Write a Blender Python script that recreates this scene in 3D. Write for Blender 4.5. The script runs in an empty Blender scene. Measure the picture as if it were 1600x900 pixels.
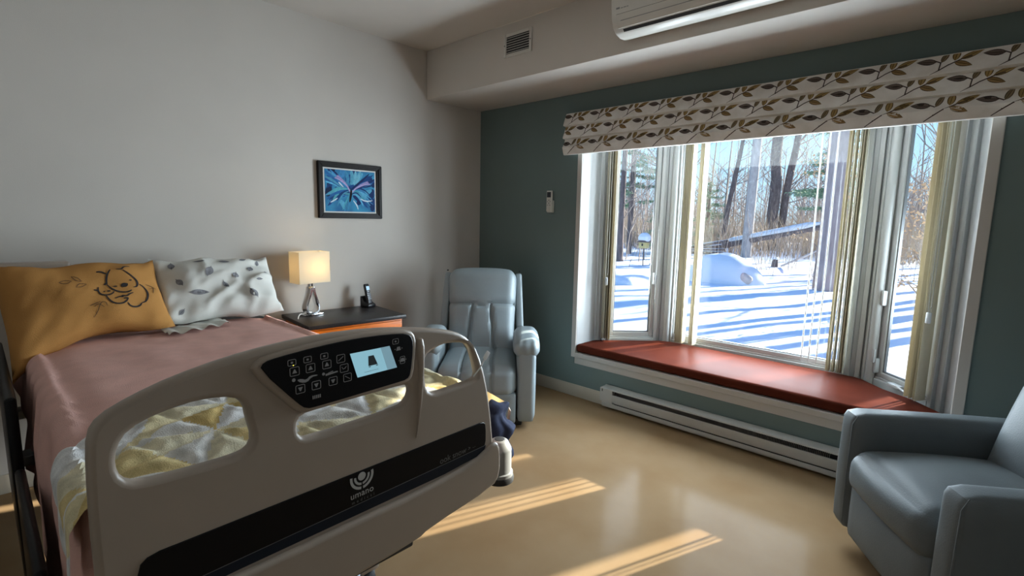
import bpy, bmesh, math, random
from math import sin, cos, pi, radians, sqrt, atan2, exp
from mathutils import Vector, Matrix, noise
SC = bpy.context.scene
COL = SC.collection

# ------------------------------------------------------------------ camera, sky, sun, added pane lamps, exposure
cam_data = bpy.data.cameras.new('camera')
cam = bpy.data.objects.new('camera', cam_data); COL.objects.link(cam); SC.camera = cam
cam_data.sensor_fit = 'HORIZONTAL'; cam_data.sensor_width = 36.0
cam_data.lens = 36.0 * 793.69 / 1600.0
cam_data.clip_start = 0.05; cam_data.clip_end = 400
yaw, pitch, roll = 0.7539, 0.1367, 0.0189
fwd = Vector((-sin(yaw) * cos(pitch), cos(yaw) * cos(pitch), -sin(pitch)))
rgt = Vector((cos(yaw), sin(yaw), 0)); upv = rgt.cross(fwd)
r2 = rgt * cos(roll) + upv * sin(roll); u2 = -rgt * sin(roll) + upv * cos(roll)
cam.matrix_world = Matrix(((r2.x, u2.x, -fwd.x, 3.6736), (r2.y, u2.y, -fwd.y, -3.4336), (r2.z, u2.z, -fwd.z, 1.5), (0, 0, 0, 1)))

SC.view_settings.view_transform = 'Standard'; SC.view_settings.look = 'None'
SC.view_settings.exposure = 0.0; SC.view_settings.gamma = 1.0

world = bpy.data.worlds.new('sky'); SC.world = world; world.use_nodes = True
wn = world.node_tree; wn.nodes.clear()
wo = wn.nodes.new('ShaderNodeOutputWorld'); wb = wn.nodes.new('ShaderNodeBackground')
wt = wn.nodes.new('ShaderNodeTexCoord'); wsp = wn.nodes.new('ShaderNodeSeparateXYZ'); wr = wn.nodes.new('ShaderNodeValToRGB')
wn.links.new(wt.outputs['Generated'], wsp.inputs[0]); wn.links.new(wsp.outputs['Z'], wr.inputs[0])
wr.color_ramp.elements[0].position = 0.0; wr.color_ramp.elements[0].color = (0.60, 0.84, 1.0, 1)
wr.color_ramp.elements[1].position = 0.7; wr.color_ramp.elements[1].color = (0.16, 0.36, 0.85, 1)
e = wr.color_ramp.elements.new(0.22); e.color = (0.36, 0.68, 1.0, 1)
wn.links.new(wr.outputs[0], wb.inputs[0]); wb.inputs[1].default_value = 1.4
wn.links.new(wb.outputs[0], wo.inputs[0])

SUN_E = 24.0
sd = bpy.data.lights.new('sun', 'SUN'); sd.energy = SUN_E; sd.color = (1.0, 0.90, 0.74); sd.angle = radians(0.53)
sun = bpy.data.objects.new('sun', sd); COL.objects.link(sun)
sdir = Vector((-0.35, -0.937, -0.384)).normalized()
sun.rotation_euler = sdir.to_track_quat('-Z', 'Y').to_euler()

WIN_E = 98.0      # lamps added outside the bay panes to strengthen the light indoors (W per m2 of pane)
def daylight_boost(name, x, y, w, h, z, nx, ny, k=1.0):
    l = bpy.data.lights.new(name, 'AREA'); l.shape = 'RECTANGLE'; l.size = w; l.size_y = h
    l.energy = WIN_E * w * h * k; l.spread = radians(158); l.color = (0.84, 0.925, 1.0)
    o = bpy.data.objects.new(name, l); COL.objects.link(o); o.location = (x, y, z)
    o.rotation_euler = Vector((nx, ny, 0)).to_track_quat('-Z', 'Z').to_euler()
q = sqrt(.5)
daylight_boost('daylight_boost_left', 1.435 - .09, .495 + .09, .46, 1.6, 1.32, q, -q)
daylight_boost('daylight_boost_centre', 2.415, .72 + .12, 1.25, 1.6, 1.32, 0, -1)
daylight_boost('daylight_boost_right', 3.395 + .09, .495 + .09, .46, 1.6, 1.32, -q, -q, .55)

# ------------------------------------------------------------------ helpers
def mat(name, col, rough=0.5, metal=0.0, var=0.0, vscale=8.0, bump=0.0, bscale=60.0, spec=0.5, emit=None, estr=0.0, attr=None, col2=None, stretch=None, coat=0.0):
    m = bpy.data.materials.new(name); m.use_nodes = True
    n = m.node_tree; b = n.nodes['Principled BSDF']
    b.inputs['Base Color'].default_value = (*col, 1); b.inputs['Roughness'].default_value = rough
    b.inputs['Metallic'].default_value = metal; b.inputs['Specular IOR Level'].default_value = spec
    if coat: b.inputs['Coat Weight'].default_value = coat; b.inputs['Coat Roughness'].default_value = 0.08
    tc = n.nodes.new('ShaderNodeTexCoord'); src = tc.outputs['Object']
    if stretch:
        mp = n.nodes.new('ShaderNodeMapping'); mp.inputs['Scale'].default_value = stretch
        n.links.new(src, mp.inputs[0]); src = mp.outputs[0]
    last = None
    if attr:
        a = n.nodes.new('ShaderNodeAttribute'); a.attribute_name = attr; last = a.outputs['Color']
        n.links.new(last, b.inputs['Base Color'])
    if var > 0 or col2:
        t = n.nodes.new('ShaderNodeTexNoise'); t.inputs['Scale'].default_value = vscale; t.inputs['Detail'].default_value = 6
        n.links.new(src, t.inputs['Vector'])
        r = n.nodes.new('ShaderNodeValToRGB'); r.color_ramp.elements[0].position = .3; r.color_ramp.elements[1].position = .7
        if col2: c0, c1 = col, col2
        elif attr: c0, c1 = (1 - var,) * 3, (1 + var * .3,) * 3
        else: c0, c1 = [c * (1 - var) for c in col], [min(1, c * (1 + var)) for c in col]
        r.color_ramp.elements[0].color = (*c0, 1); r.color_ramp.elements[1].color = (*c1, 1)
        n.links.new(t.outputs['Fac'], r.inputs[0])
        if attr:
            mx = n.nodes.new('ShaderNodeMix'); mx.data_type = 'RGBA'; mx.blend_type = 'MULTIPLY'; mx.inputs[0].default_value = 1
            n.links.new(last, mx.inputs[6]); n.links.new(r.outputs[0], mx.inputs[7]); n.links.new(mx.outputs[2], b.inputs['Base Color'])
        else: n.links.new(r.outputs[0], b.inputs['Base Color'])
    if bump > 0:
        t = n.nodes.new('ShaderNodeTexNoise'); t.inputs['Scale'].default_value = bscale; t.inputs['Detail'].default_value = 4
        n.links.new(src, t.inputs['Vector'])
        bp = n.nodes.new('ShaderNodeBump'); bp.inputs['Strength'].default_value = bump; bp.inputs['Distance'].default_value = .01
        n.links.new(t.outputs['Fac'], bp.inputs['Height']); n.links.new(bp.outputs[0], b.inputs['Normal'])
    if emit:
        b.inputs['Emission Color'].default_value = (*emit, 1); b.inputs['Emission Strength'].default_value = estr
    return m

def glass_mat(name, tint=(.93, .96, .97)):
    m = bpy.data.materials.new(name); m.use_nodes = True; n = m.node_tree; n.nodes.clear()
    o = n.nodes.new('ShaderNodeOutputMaterial'); mx = n.nodes.new('ShaderNodeMixShader'); lw = n.nodes.new('ShaderNodeLayerWeight'); pw_ = n.nodes.new('ShaderNodeMath'); f = n.nodes.new('ShaderNodeMath')
    t = n.nodes.new('ShaderNodeBsdfTransparent'); g = n.nodes.new('ShaderNodeBsdfGlossy')
    t.inputs[0].default_value = (*tint, 1); g.inputs['Roughness'].default_value = 0.02; lw.inputs[0].default_value = .5
    pw_.operation = 'POWER'; pw_.inputs[1].default_value = 4.0; f.operation = 'MULTIPLY_ADD'; f.inputs[1].default_value = .85; f.inputs[2].default_value = .03
    n.links.new(lw.outputs['Facing'], pw_.inputs[0]); n.links.new(pw_.outputs[0], f.inputs[0])
    n.links.new(f.outputs[0], mx.inputs[0]); n.links.new(t.outputs[0], mx.inputs[1]); n.links.new(g.outputs[0], mx.inputs[2])
    n.links.new(mx.outputs[0], o.inputs[0]); return m

def translucent_mat(name, col, fac=0.4, rough=.6):
    m = bpy.data.materials.new(name); m.use_nodes = True; n = m.node_tree
    b = n.nodes['Principled BSDF']; o = [x for x in n.nodes if x.type == 'OUTPUT_MATERIAL'][0]
    b.inputs['Base Color'].default_value = (*col, 1); b.inputs['Roughness'].default_value = rough
    t = n.nodes.new('ShaderNodeBsdfTranslucent'); t.inputs[0].default_value = (*col, 1)
    mx = n.nodes.new('ShaderNodeMixShader'); mx.inputs[0].default_value = fac
    n.links.new(b.outputs[0], mx.inputs[1]); n.links.new(t.outputs[0], mx.inputs[2]); n.links.new(mx.outputs[0], o.inputs[0])
    return m

def finish(me, material, smooth=35):
    mats = material if isinstance(material, (list, tuple)) else [material]
    for m in mats: me.materials.append(m)
    if smooth:
        me.shade_smooth(); me.set_sharp_from_angle(angle=radians(smooth))

def obj(name, g, material, parent=None, smooth=35, loc=None, rot=None):
    if isinstance(g, bmesh.types.BMesh):
        me = bpy.data.meshes.new(name)
        bmesh.ops.recalc_face_normals(g, faces=g.faces[:]) if not getattr(g, 'norecalc', False) else None
        g.to_mesh(me); g.free()
    else: me = g
    me.name = name
    if material is not None: finish(me, material, smooth)
    o = bpy.data.objects.new(name, me); COL.objects.link(o)
    if parent is not None: o.parent = parent
    if loc is not None: o.location = loc
    if rot is not None: o.rotation_euler = rot
    return o

def raw(name, verts, faces, material, parent=None, smooth=40, cols=None):
    me = bpy.data.meshes.new(name); me.from_pydata([tuple(v) for v in verts], [], faces); me.update()
    if cols is not None:            # one colour per face
        a = me.color_attributes.new('Col', 'FLOAT_COLOR', 'CORNER')
        for p in me.polygons:
            c = cols[p.index]
            for li in p.loop_indices: a.data[li].color = (*c, 1)
    return obj(name, me, material, parent, smooth)

def tag(o, label=None, cat=None, group=None, kind=None):
    if label: o['label'] = label
    if cat: o['category'] = cat
    if group: o['group'] = group
    if kind: o['kind'] = kind
    return o
def thing(name, label, cat, loc=(0, 0, 0), rotz=0.0, group=None):
    o = bpy.data.objects.new(name, None); COL.objects.link(o); o.location = loc; o.rotation_euler = (0, 0, rotz)
    o.empty_display_size = .05
    return tag(o, label, cat, group)
def struct(name, bm, m, parent=None, smooth=35):
    o = obj(name, bm, m, parent, smooth)
    if parent is None: o['kind'] = 'structure'
    return o

def B(): return bmesh.new()
def add_box(bm, lo, hi, bev=0.0, seg=2, mtx=None):
    x0, y0, z0 = lo; x1, y1, z1 = hi
    vs = [bm.verts.new(p) for p in ((x0, y0, z0), (x1, y0, z0), (x1, y1, z0), (x0, y1, z0), (x0, y0, z1), (x1, y0, z1), (x1, y1, z1), (x0, y1, z1))]
    fs = [bm.faces.new([vs[i] for i in f]) for f in ((3, 2, 1, 0), (4, 5, 6, 7), (0, 1, 5, 4), (1, 2, 6, 5), (2, 3, 7, 6), (3, 0, 4, 7))]
    if bev > 0:
        es = list({e for f in fs for e in f.edges})
        r = bmesh.ops.bevel(bm, geom=es, offset=bev, segments=seg, profile=.5, affect='EDGES')
        vs = list({v for f in r['faces'] for v in f.verts} | {v for v in vs if v.is_valid})
    if mtx is not None: bmesh.ops.transform(bm, matrix=mtx, verts=[v for v in vs if v.is_valid])
    return vs
def box(lo, hi, bev=0.0, seg=2):
    bm = B(); add_box(bm, lo, hi, bev, seg); return bm
def add_prism(bm, pts, a0, a1, axis=2):
    """polygon pts (2D) extruded along axis from a0 to a1; axis 0: pts are (y,z); 1: (x,z); 2: (x,y)"""
    def P(p, a): return {0: (a, p[0], p[1]), 1: (p[0], a, p[1]), 2: (p[0], p[1], a)}[axis]
    lo = [bm.verts.new(P(p, a0)) for p in pts]; hi = [bm.verts.new(P(p, a1)) for p in pts]
    n = len(pts)
    f0 = bm.faces.new(lo); f1 = bm.faces.new(hi[::-1]); fs = [f0, f1]
    for i in range(n): fs.append(bm.faces.new((lo[i], hi[i], hi[(i + 1) % n], lo[(i + 1) % n])))
    return fs
def prism(pts, a0, a1, axis=2, bev=0, seg=2):
    bm = B(); fs = add_prism(bm, pts, a0, a1, axis)
    bmesh.ops.recalc_face_normals(bm, faces=bm.faces[:])
    if bev > 0: bmesh.ops.bevel(bm, geom=bm.edges[:], offset=bev, segments=seg, profile=.5, affect='EDGES', clamp_overlap=True)
    return bm
def add_tube(bm, pts, rad, n=8, cap=True):
    pts = [Vector(p) for p in pts]; rings = []
    if not isinstance(rad, (list, tuple)): rad = [rad] * len(pts)
    ov = (pts[-1] - pts[0]); up = Vector((0, 1, 0)) if abs(ov.z) > .75 * ov.length else Vector((0, 0, 1))
    for i, p in enumerate(pts):
        t = (pts[min(i + 1, len(pts) - 1)] - pts[max(i - 1, 0)]).normalized()
        a = t.cross(up)
        if a.length < .05: a = t.cross(Vector((1, 0, 0)))
        a.normalize(); b = a.cross(t)
        rings.append([bm.verts.new(p + (a * cos(k * 2 * pi / n) + b * sin(k * 2 * pi / n)) * rad[i]) for k in range(n)])
    for i in range(len(pts) - 1):
        for k in range(n): bm.faces.new((rings[i][k], rings[i][(k + 1) % n], rings[i + 1][(k + 1) % n], rings[i + 1][k]))
    if cap and n > 2: bm.faces.new(rings[0][::-1]); bm.faces.new(rings[-1])
def tube(pts, rad, n=8): bm = B(); add_tube(bm, pts, rad, n); return bm
def add_lathe(bm, prof, c=(0, 0, 0), n=24):
    rings = [[bm.verts.new((c[0] + r * cos(k * 2 * pi / n), c[1] + r * sin(k * 2 * pi / n), c[2] + z)) for k in range(n)] for r, z in prof]
    for i in range(len(rings) - 1):
        for k in range(n): bm.faces.new((rings[i][k], rings[i][(k + 1) % n], rings[i + 1][(k + 1) % n], rings[i + 1][k]))
    bm.faces.new(rings[0][::-1]); bm.faces.new(rings[-1])
def lathe(prof, c=(0, 0, 0), n=24): bm = B(); add_lathe(bm, prof, c, n); return bm

def outline_mesh(loops, thick, bev=0.0, res=3):
    """2D loops (outer first, holes after) -> solid plate in XY, centred on z=0, edges rounded by bev"""
    cu = bpy.data.curves.new('o', 'CURVE'); cu.dimensions = '2D'; cu.fill_mode = 'BOTH'
    cu.extrude = max(thick / 2 - bev, 0); cu.bevel_depth = bev; cu.bevel_resolution = res; cu.offset = -bev
    for lp in loops:
        s = cu.splines.new('POLY'); s.points.add(len(lp) - 1); s.use_cyclic_u = True
        for p, (x, y) in zip(s.points, lp): p.co = (x, y, 0, 1)
    o = bpy.data.objects.new('o', cu); COL.objects.link(o)
    me = bpy.data.meshes.new_from_object(o.evaluated_get(bpy.context.evaluated_depsgraph_get()))
    bpy.data.objects.remove(o); bpy.data.curves.remove(cu); me.materials.clear()
    return me
def text_mesh(txt, size, thick=.0006, align='CENTER', shear=0, spacing=1.0):
    cu = bpy.data.curves.new('t', 'FONT'); cu.body = txt; cu.size = size; cu.extrude = thick / 2; cu.align_x = align; cu.align_y = 'CENTER'
    cu.resolution_u = 3; cu.shear = shear; cu.space_character = spacing
    o = bpy.data.objects.new('t', cu); COL.objects.link(o)
    me = bpy.data.meshes.new_from_object(o.evaluated_get(bpy.context.evaluated_depsgraph_get()))
    bpy.data.objects.remove(o); bpy.data.curves.remove(cu); me.materials.clear()
    return me
def smooth_loop(pts, it=2):
    for _ in range(it):
        o = []
        for i in range(len(pts)):
            a, b = pts[i], pts[(i + 1) % len(pts)]
            o += [(a[0] * .75 + b[0] * .25, a[1] * .75 + b[1] * .25), (a[0] * .25 + b[0] * .75, a[1] * .25 + b[1] * .75)]
        pts = o
    return pts
def smooth_line(pts, it=2):
    for _ in range(it):
        o = [pts[0]]
        for i in range(len(pts) - 1):
            a, b = pts[i], pts[i + 1]
            o += [tuple(a[k] * .75 + b[k] * .25 for k in range(len(a))), tuple(a[k] * .25 + b[k] * .75 for k in range(len(a)))]
        pts = o + [pts[-1]]
    return pts

def soft_box(size, r=.03, n=18, crown=(0, 0, 0), deform=None, grooves=()):
    """upholstery block centred on origin: rounded box whose faces are crowned; grooves = (face axis, sign, line axis, position, depth, width)"""
    bm = B(); h = Vector(size) / 2; cache = {}
    def P(ax, sg, i, j):
        u, v = -1 + 2 * i / n, -1 + 2 * j / n
        p = [0, 0, 0]; a1, a2 = [k for k in range(3) if k != ax]; p[ax] = sg; p[a1] = u; p[a2] = v
        key = tuple(round(c * n) for c in p)
        if key in cache: return cache[key]
        qv = Vector([p[k] * h[k] for k in range(3)])
        # pull grid lines toward the rim so that the rounding has vertices
        rr = min(r, min(h) * .999)
        c = Vector([max(-(h[k] - rr), min(h[k] - rr, qv[k])) for k in range(3)])
        d = qv - c
        w = c + d.normalized() * rr if d.length > 1e-9 else qv
        un = [p[k] for k in range(3)]
        for k in range(3):
            o1, o2 = [m for m in range(3) if m != k]
            f = (1 - un[o1] ** 2) * (1 - un[o2] ** 2) * un[k]
            w[k] += crown[k] * f
        for ga, gs, la, lp, dep, wid in grooves:
            if un[ga] * gs > .6: w[ga] -= gs * dep * exp(-((w[la] - lp) / wid) ** 2) * min(1, (abs(un[ga]) - .6) / .3)
        if deform: w = deform(w, un)
        cache[key] = bm.verts.new(w); return cache[key]
    for ax in range(3):
        for sg in (-1, 1):
            for i in range(n):
                for j in range(n):
                    bm.faces.new((P(ax, sg, i, j), P(ax, sg, i + 1, j), P(ax, sg, i + 1, j + 1), P(ax, sg, i, j + 1)))
    return bm
def move(bm, loc=(0, 0, 0), rot=None):
    m = Matrix.Translation(loc)
    if rot is not None:
        from mathutils import Euler
        m = m @ Euler(rot).to_matrix().to_4x4()
    bmesh.ops.transform(bm, matrix=m, verts=bm.verts[:]); return bm
def copy_tree(o, parent=None):
    c = o.copy(); COL.objects.link(c)
    if parent is not None: c.parent = parent; c.matrix_parent_inverse = o.matrix_parent_inverse.copy()
    for ch in list(o.children): copy_tree(ch, c)
    return c

# ------------------------------------------------------------------ materials
M = {}
M['wall_grey'] = mat('wall_grey', (.52, .485, .44), .8, var=.03, vscale=2, bump=.06, bscale=220)
M['wall_teal'] = mat('wall_teal', (.135, .185, .180), .7, var=.04, vscale=2, bump=.06, bscale=220)
M['ceiling'] = mat('ceiling', (.60, .56, .51), .9, var=.02, vscale=3, bump=.05, bscale=180)
M['floor'] = mat('floor', (.235, .148, .076), .14, col2=(.28, .192, .110), vscale=2.2, bump=.012, bscale=6, spec=.008)
M['cove'] = mat('cove', (.47, .42, .34), .55, var=.03)
M['white_trim'] = mat('white_trim', (.50, .475, .44), .45, var=.02)
M['vinyl'] = mat('vinyl', (.43, .445, .45), .35, var=.02)
M['vinyl_dark'] = mat('vinyl_gasket', (.16, .17, .18), .5, var=.05)
M['glass'] = glass_mat('window_glass')
M['vane'] = translucent_mat('vane_cream', (.56, .51, .385), .22)
M['plastic_white'] = mat('plastic_white', (.62, .60, .55), .35, var=.02)
M['heater'] = mat('heater_enamel', (.47, .47, .445), .4, var=.03, vscale=12)
M['dark'] = mat('dark_recess', (.015, .015, .016), .6, var=.1)
M['fin'] = mat('aluminium_fin', (.35, .36, .37), .35, metal=.8, var=.05)
M['cushion_red'] = mat('bench_vinyl', (.085, .020, .012), .42, var=.10, vscale=5, bump=.05, bscale=140, spec=.006)
M['leather'] = mat('grey_leather', (.28, .335, .36), .42, var=.05, vscale=6, bump=.10, bscale=170)
M['leather2'] = mat('grey_leather_swivel', (.135, .155, .165), .45, var=.05, vscale=6, bump=.10, bscale=170, spec=.1)
M['seam'] = mat('seam_shadow', (.06, .065, .07), .7, var=.05)
M['bed_plastic'] = mat('bed_plastic', (.335, .275, .225), .38, var=.02, bump=.02, bscale=400)
M['bed_grey'] = mat('bed_grey_plastic', (.22, .225, .225), .4, var=.04)
M['black_gloss'] = mat('black_gloss', (.004, .004, .005), .35, var=.1, spec=.2)
M['navy_band'] = mat('navy_band', (.006, .011, .020), .35, var=.1, spec=.2)
M['silver_print'] = mat('silver_print', (.42, .42, .41), .4, var=.03)
M['dim_print'] = mat('dim_print', (.10, .10, .10), .5, var=.05)
M['key_print'] = mat('key_print', (.30, .30, .30), .5, var=.04)
M['screen'] = mat('screen', (.05, .08, .09), .3, var=.05, emit=(.23, .45, .54), estr=1.0)
M['screen_side'] = mat('screen_side', (.05, .08, .09), .3, var=.05, emit=(.16, .28, .34), estr=1.0)
M['screen_dark'] = mat('screen_ink', (.03, .05, .06), .5, var=.05)
M['led'] = mat('led', (.5, .4, .05), .4, var=.05, emit=(.9, .75, .1), estr=1.5)
M['mattress'] = mat('mattress_navy', (.008, .009, .012), .6, var=.15, bump=.05)
M['blanket'] = mat('blanket_rose', (.72, .44, .385), .95, var=.06, vscale=14, bump=.35, bscale=420, spec=.1)
M['pillow_tan'] = mat('pillow_tan', (.41, .20, .058), .85, var=.06, vscale=6, bump=.2, bscale=350, spec=.15)
M['pillow_white'] = mat('pillow_white', (.66, .655, .61), .8, var=.04, vscale=6, bump=.2, bscale=350, spec=.15)
M['ink'] = mat('ink_black', (.015, .012, .012), .8, var=.1)
M['ink_soft'] = mat('ink_brown', (.10, .05, .02), .8, var=.1)
M['leaf_grey'] = mat('leaf_grey_print', (.20, .20, .215), .8, var=.3, vscale=60)
M['quilt'] = mat('quilt', (1, 1, 1), .85, var=.32, vscale=22, bump=.3, bscale=260, spec=.15, attr='Col')
M['print'] = mat('printed_colours', (1, 1, 1), .8, var=.10, vscale=40, spec=.15, attr='Col')
M['canvas'] = mat('painted_canvas', (.015, .10, .26), .7, col2=(.05, .30, .50), vscale=7, spec=.2)
M['paint'] = mat('paint_strokes', (1, 1, 1), .7, var=.25, vscale=60, attr='Col', spec=.2)
M['frame_dark'] = mat('frame_espresso', (.010, .007, .006), .45, var=.2, vscale=30, spec=.15)
M['mat_board'] = mat('mat_board', (.66, .65, .62), .8, var=.02)
M['fabric_val'] = mat('valance_fabric', (.70, .665, .61), .85, col2=(.88, .86, .83), vscale=9, bump=.12, bscale=300, spec=.15)
M['wood_orange'] = mat('wood_orange', (.66, .155, .010), .4, var=.18, vscale=5, stretch=(1, 1, 9), spec=.25)
M['top_dark'] = mat('dark_laminate', (.022, .018, .018), .38, var=.25, vscale=70, spec=.3)
M['chrome'] = mat('chrome', (.75, .76, .78), .08, metal=1.0, var=.02)
M['shade'] = translucent_mat('lamp_shade', (.90, .84, .70), .5, .8)
M['bulb'] = mat('bulb', (1, .9, .7), .4, var=.01, emit=(1, .62, .22), estr=10)
M['pale_blue'] = mat('pale_blue_plastic', (.50, .60, .72), .45, var=.02)
M['cord_white'] = mat('cord_white', (.75, .75, .73), .5, var=.02)
M['cord_grey'] = mat('cord_grey', (.30, .29, .25), .5, var=.05)
M['phone_black'] = mat('phone_black', (.008, .008, .010), .3, var=.1)
M['phone_key'] = mat('phone_key', (.35, .37, .40), .5, var=.05)
M['phone_screen'] = mat('phone_screen', (.1, .15, .2), .3, var=.05, emit=(.35, .55, .75), estr=1.0)
M['remote'] = mat('remote_plastic', (.55, .55, .50), .4, var=.03)
M['navy_cloth'] = mat('navy_cloth', (.012, .018, .05), .9, var=.2, bump=.2, bscale=200)
M['manila'] = mat('manila_card', (.50, .30, .09), .7, var=.08)
M['paper'] = mat('paper_cream', (.62, .52, .46), .8, var=.04)
M['snow'] = mat('snow', (.70, .745, .82), .8, var=.03, vscale=2, bump=.25, bscale=3, spec=.2)
M['bark_grey'] = mat('bark_grey', (.34, .31, .31), .9, col2=(.55, .51, .50), vscale=9, bump=.6, bscale=14, stretch=(1, 1, .3))
M['bark_dark'] = mat('bark_dark', (.075, .058, .06), .9, col2=(.19, .15, .15), vscale=9, bump=.6, bscale=14, stretch=(1, 1, .3))
M['bark_pink'] = mat('bark_pink', (.26, .20, .20), .9, col2=(.40, .33, .33), vscale=7, bump=.6, bscale=14, stretch=(1, 1, .3))
M['twig'] = mat('twig', (.30, .25, .225), .9, var=.3, vscale=3)
M['twig_pale'] = mat('twig_pale', (.36, .28, .24), .9, var=.3, vscale=2)
M['brush'] = mat('dry_brush', (.30, .225, .16), .9, col2=(.48, .38, .28), vscale=1.2)
M['needle'] = mat('needles', (.10, .20, .14), .8, col2=(.20, .32, .19), vscale=1.5)
M['beech'] = mat('beech_leaf', (.52, .30, .14), .8, col2=(.74, .52, .32), vscale=3)
M['house_yellow'] = mat('birdhouse_paint', (.62, .50, .22), .7, var=.08)
M['green_house'] = mat('back_room', (.3, .31, .3), .8, var=.02)

# ------------------------------------------------------------------ the room
XR, YB, ZC, ZS, DS = 5.6, -5.6, 2.89, 2.4955, .639
struct('floor', box((-.12, YB - .1, -.12), (XR + .1, .15, 0)), M['floor'])
struct('ceiling', box((-.12, YB - .1, ZC), (XR + .1, .15, ZC + .12)), M['ceiling'])
struct('ceiling_bulkhead', box((0, -DS, ZS), (XR, 0, ZC), .006), M['ceiling'])
struct('wall_left', box((-.12, YB - .1, 0), (0, 0, ZC)), M['wall_grey'])
struct('wall_right', box((XR, YB - .1, 0), (XR + .12, 0, ZC)), M['wall_grey'])
struct('wall_rear', box((0, YB - .12, 0), (XR, YB, ZC)), M['wall_grey'])
WX0, WX1, WZ0, WZ1 = 1.21, 3.61, .385, 2.25
for nm, lo, hi in (('wall_window_left', (-.12, 0, 0), (WX0 - .02, .15, ZC)), ('wall_window_right', (WX1 + .02, 0, 0), (XR + .12, .15, ZC)),
                   ('wall_window_lower', (WX0 - .02, 0, 0), (WX1 + .02, .15, WZ0 - .10)), ('wall_window_upper', (WX0 - .02, 0, WZ1), (WX1 + .02, .15, ZC))):
    struct(nm, box(lo, hi), M['wall_teal'])
struct('baseboard_window', box((0, -.010, 0), (XR, 0, .106), .004), M['cove'])
struct('baseboard_left', box((0, YB, 0), (.010, -.010, .106), .004), M['cove'])

# casing round the bay opening
bm = B()
for lo, hi in (((1.166, -.016, .344), (WX0, 0, 2.30)), ((WX1, -.016, .344), (3.660, 0, 2.30)), ((WX0, -.016, .344), (WX1, .004, WZ0)), ((WX0, -.016, WZ1), (WX1, 0, 2.30))):
    add_box(bm, lo, hi, .003, 1)
struct('trim_1', bm, M['white_trim'])
# straight reveal of the opening, bay seat board and bay head
BAY = [(WX0, 0), (WX0, .27), (1.66, .72), (3.16, .72), (WX1, .27), (WX1, 0)]
BAYO = [(WX0 - .02, .005), (WX0 - .02, .33), (1.60, .86), (3.22, .86), (WX1 + .02, .33), (WX1 + .02, .005)]
bm = B()
add_prism(bm, BAYO, WZ0 - .10, WZ0, 2); add_prism(bm, [(x, max(y, .16)) for x, y in BAYO], WZ1, WZ1 + .10, 2)
struct('trim_2', bm, M['white_trim'])
bm = B()
add_box(bm, (WX0 - .02, .0, WZ0), (WX0, .29, WZ1)); add_box(bm, (WX1, .0, WZ0), (WX1 + .02, .29, WZ1))
struct('trim_3', bm, M['vinyl'])

# three windows of the bay: frame in local coordinates t (along), n (outward), z
def window(name, p0, p1, t_glass, post0, post1):
    p0, p1 = Vector(p0), Vector(p1); L = (p1 - p0).length; d = (p1 - p0) / L; nrm = Vector((-d.y, d.x))
    root = bpy.data.objects.new(name, None); COL.objects.link(root); root['kind'] = 'structure'
    root.location = (p0.x, p0.y, 0); root.rotation_euler = (0, 0, atan2(d.y, d.x))
    g0, g1 = t_glass; z0, z1 = WZ0, WZ1
    def ring(a0, a1, b0, b1, w, n0, n1, bev=.004):
        bm = B()
        add_box(bm, (a0, n0, b0), (a0 + w, n1, b1), bev, 1); add_box(bm, (a1 - w, n0, b0), (a1, n1, b1), bev, 1)
        add_box(bm, (a0 + w, n0, b0), (a1 - w, n1, b0 + w), bev, 1); add_box(bm, (a0 + w, n0, b1 - w), (a1 - w, n1, b1), bev, 1)
        return bm
    # outer frame built out to the corner posts in stepped ribs
    bm = B()
    for (a, b, k) in ((0, g0 - .045, post0), (g1 + .045, L, post1)):
        w = b - a; m = max(2, int(w / .027))
        for i in range(m):
            dep = (.0, .022, .006, .030, .012)[i % 5]
            add_box(bm, (a + w * i / m, -.0 + dep, z0), (a + w * (i + 1) / m, .052, z1), .003, 1)
    add_box(bm, (g0 - .045, .0, z0), (g1 + .045, .052, z0 + .085), .004, 1)
    add_box(bm, (g0 - .045, .012, z0 + .085), (g1 + .045, .052, z0 + .098), .002, 1)
    add_box(bm, (g0 - .045, .0, z1 - .05), (g1 + .045, .052, z1), .004, 1)
    obj('window_frame', bm, M['vinyl'], root)
    obj('sash', ring(g0 - .042, g1 + .042, z0 + .098, z1 - .05, .036, .018, .054), M['vinyl'], root)
    obj('gasket', ring(g0 - .008, g1 + .008, z0 + .132, z1 - .084, .010, .03, .050, .001), M['vinyl_dark'], root)
    obj('pane', box((g0, .038, z0 + .138), (g1, .046, z1 - .09)), M['glass'], root)
    return root, L
wl, Ll = window('window_1', (WX0, .27), (1.66, .72), (.165, .475), 0, 0)
wc, Lc = window('window_2', (1.66, .72), (3.16, .72), (.062, 1.30), 0, 0)
wr_, Lr = window('window_3', (3.16, .72), (WX1, .27), (.075, .42), 0, 0)
# rounded corner posts
for nm, (x, y) in (('trim_4', (1.662, .722)), ('trim_5', (3.158, .722))):
    bm = B(); add_tube(bm, [(x, y - .012, WZ0), (x, y - .012, WZ1)], .028, 12)
    add_tube(bm, [(x + (.035 if x < 2 else -.035), y, WZ0), (x + (.035 if x < 2 else -.035), y, WZ1)], .012, 8)
    struct(nm, bm, M['vinyl'])
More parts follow.
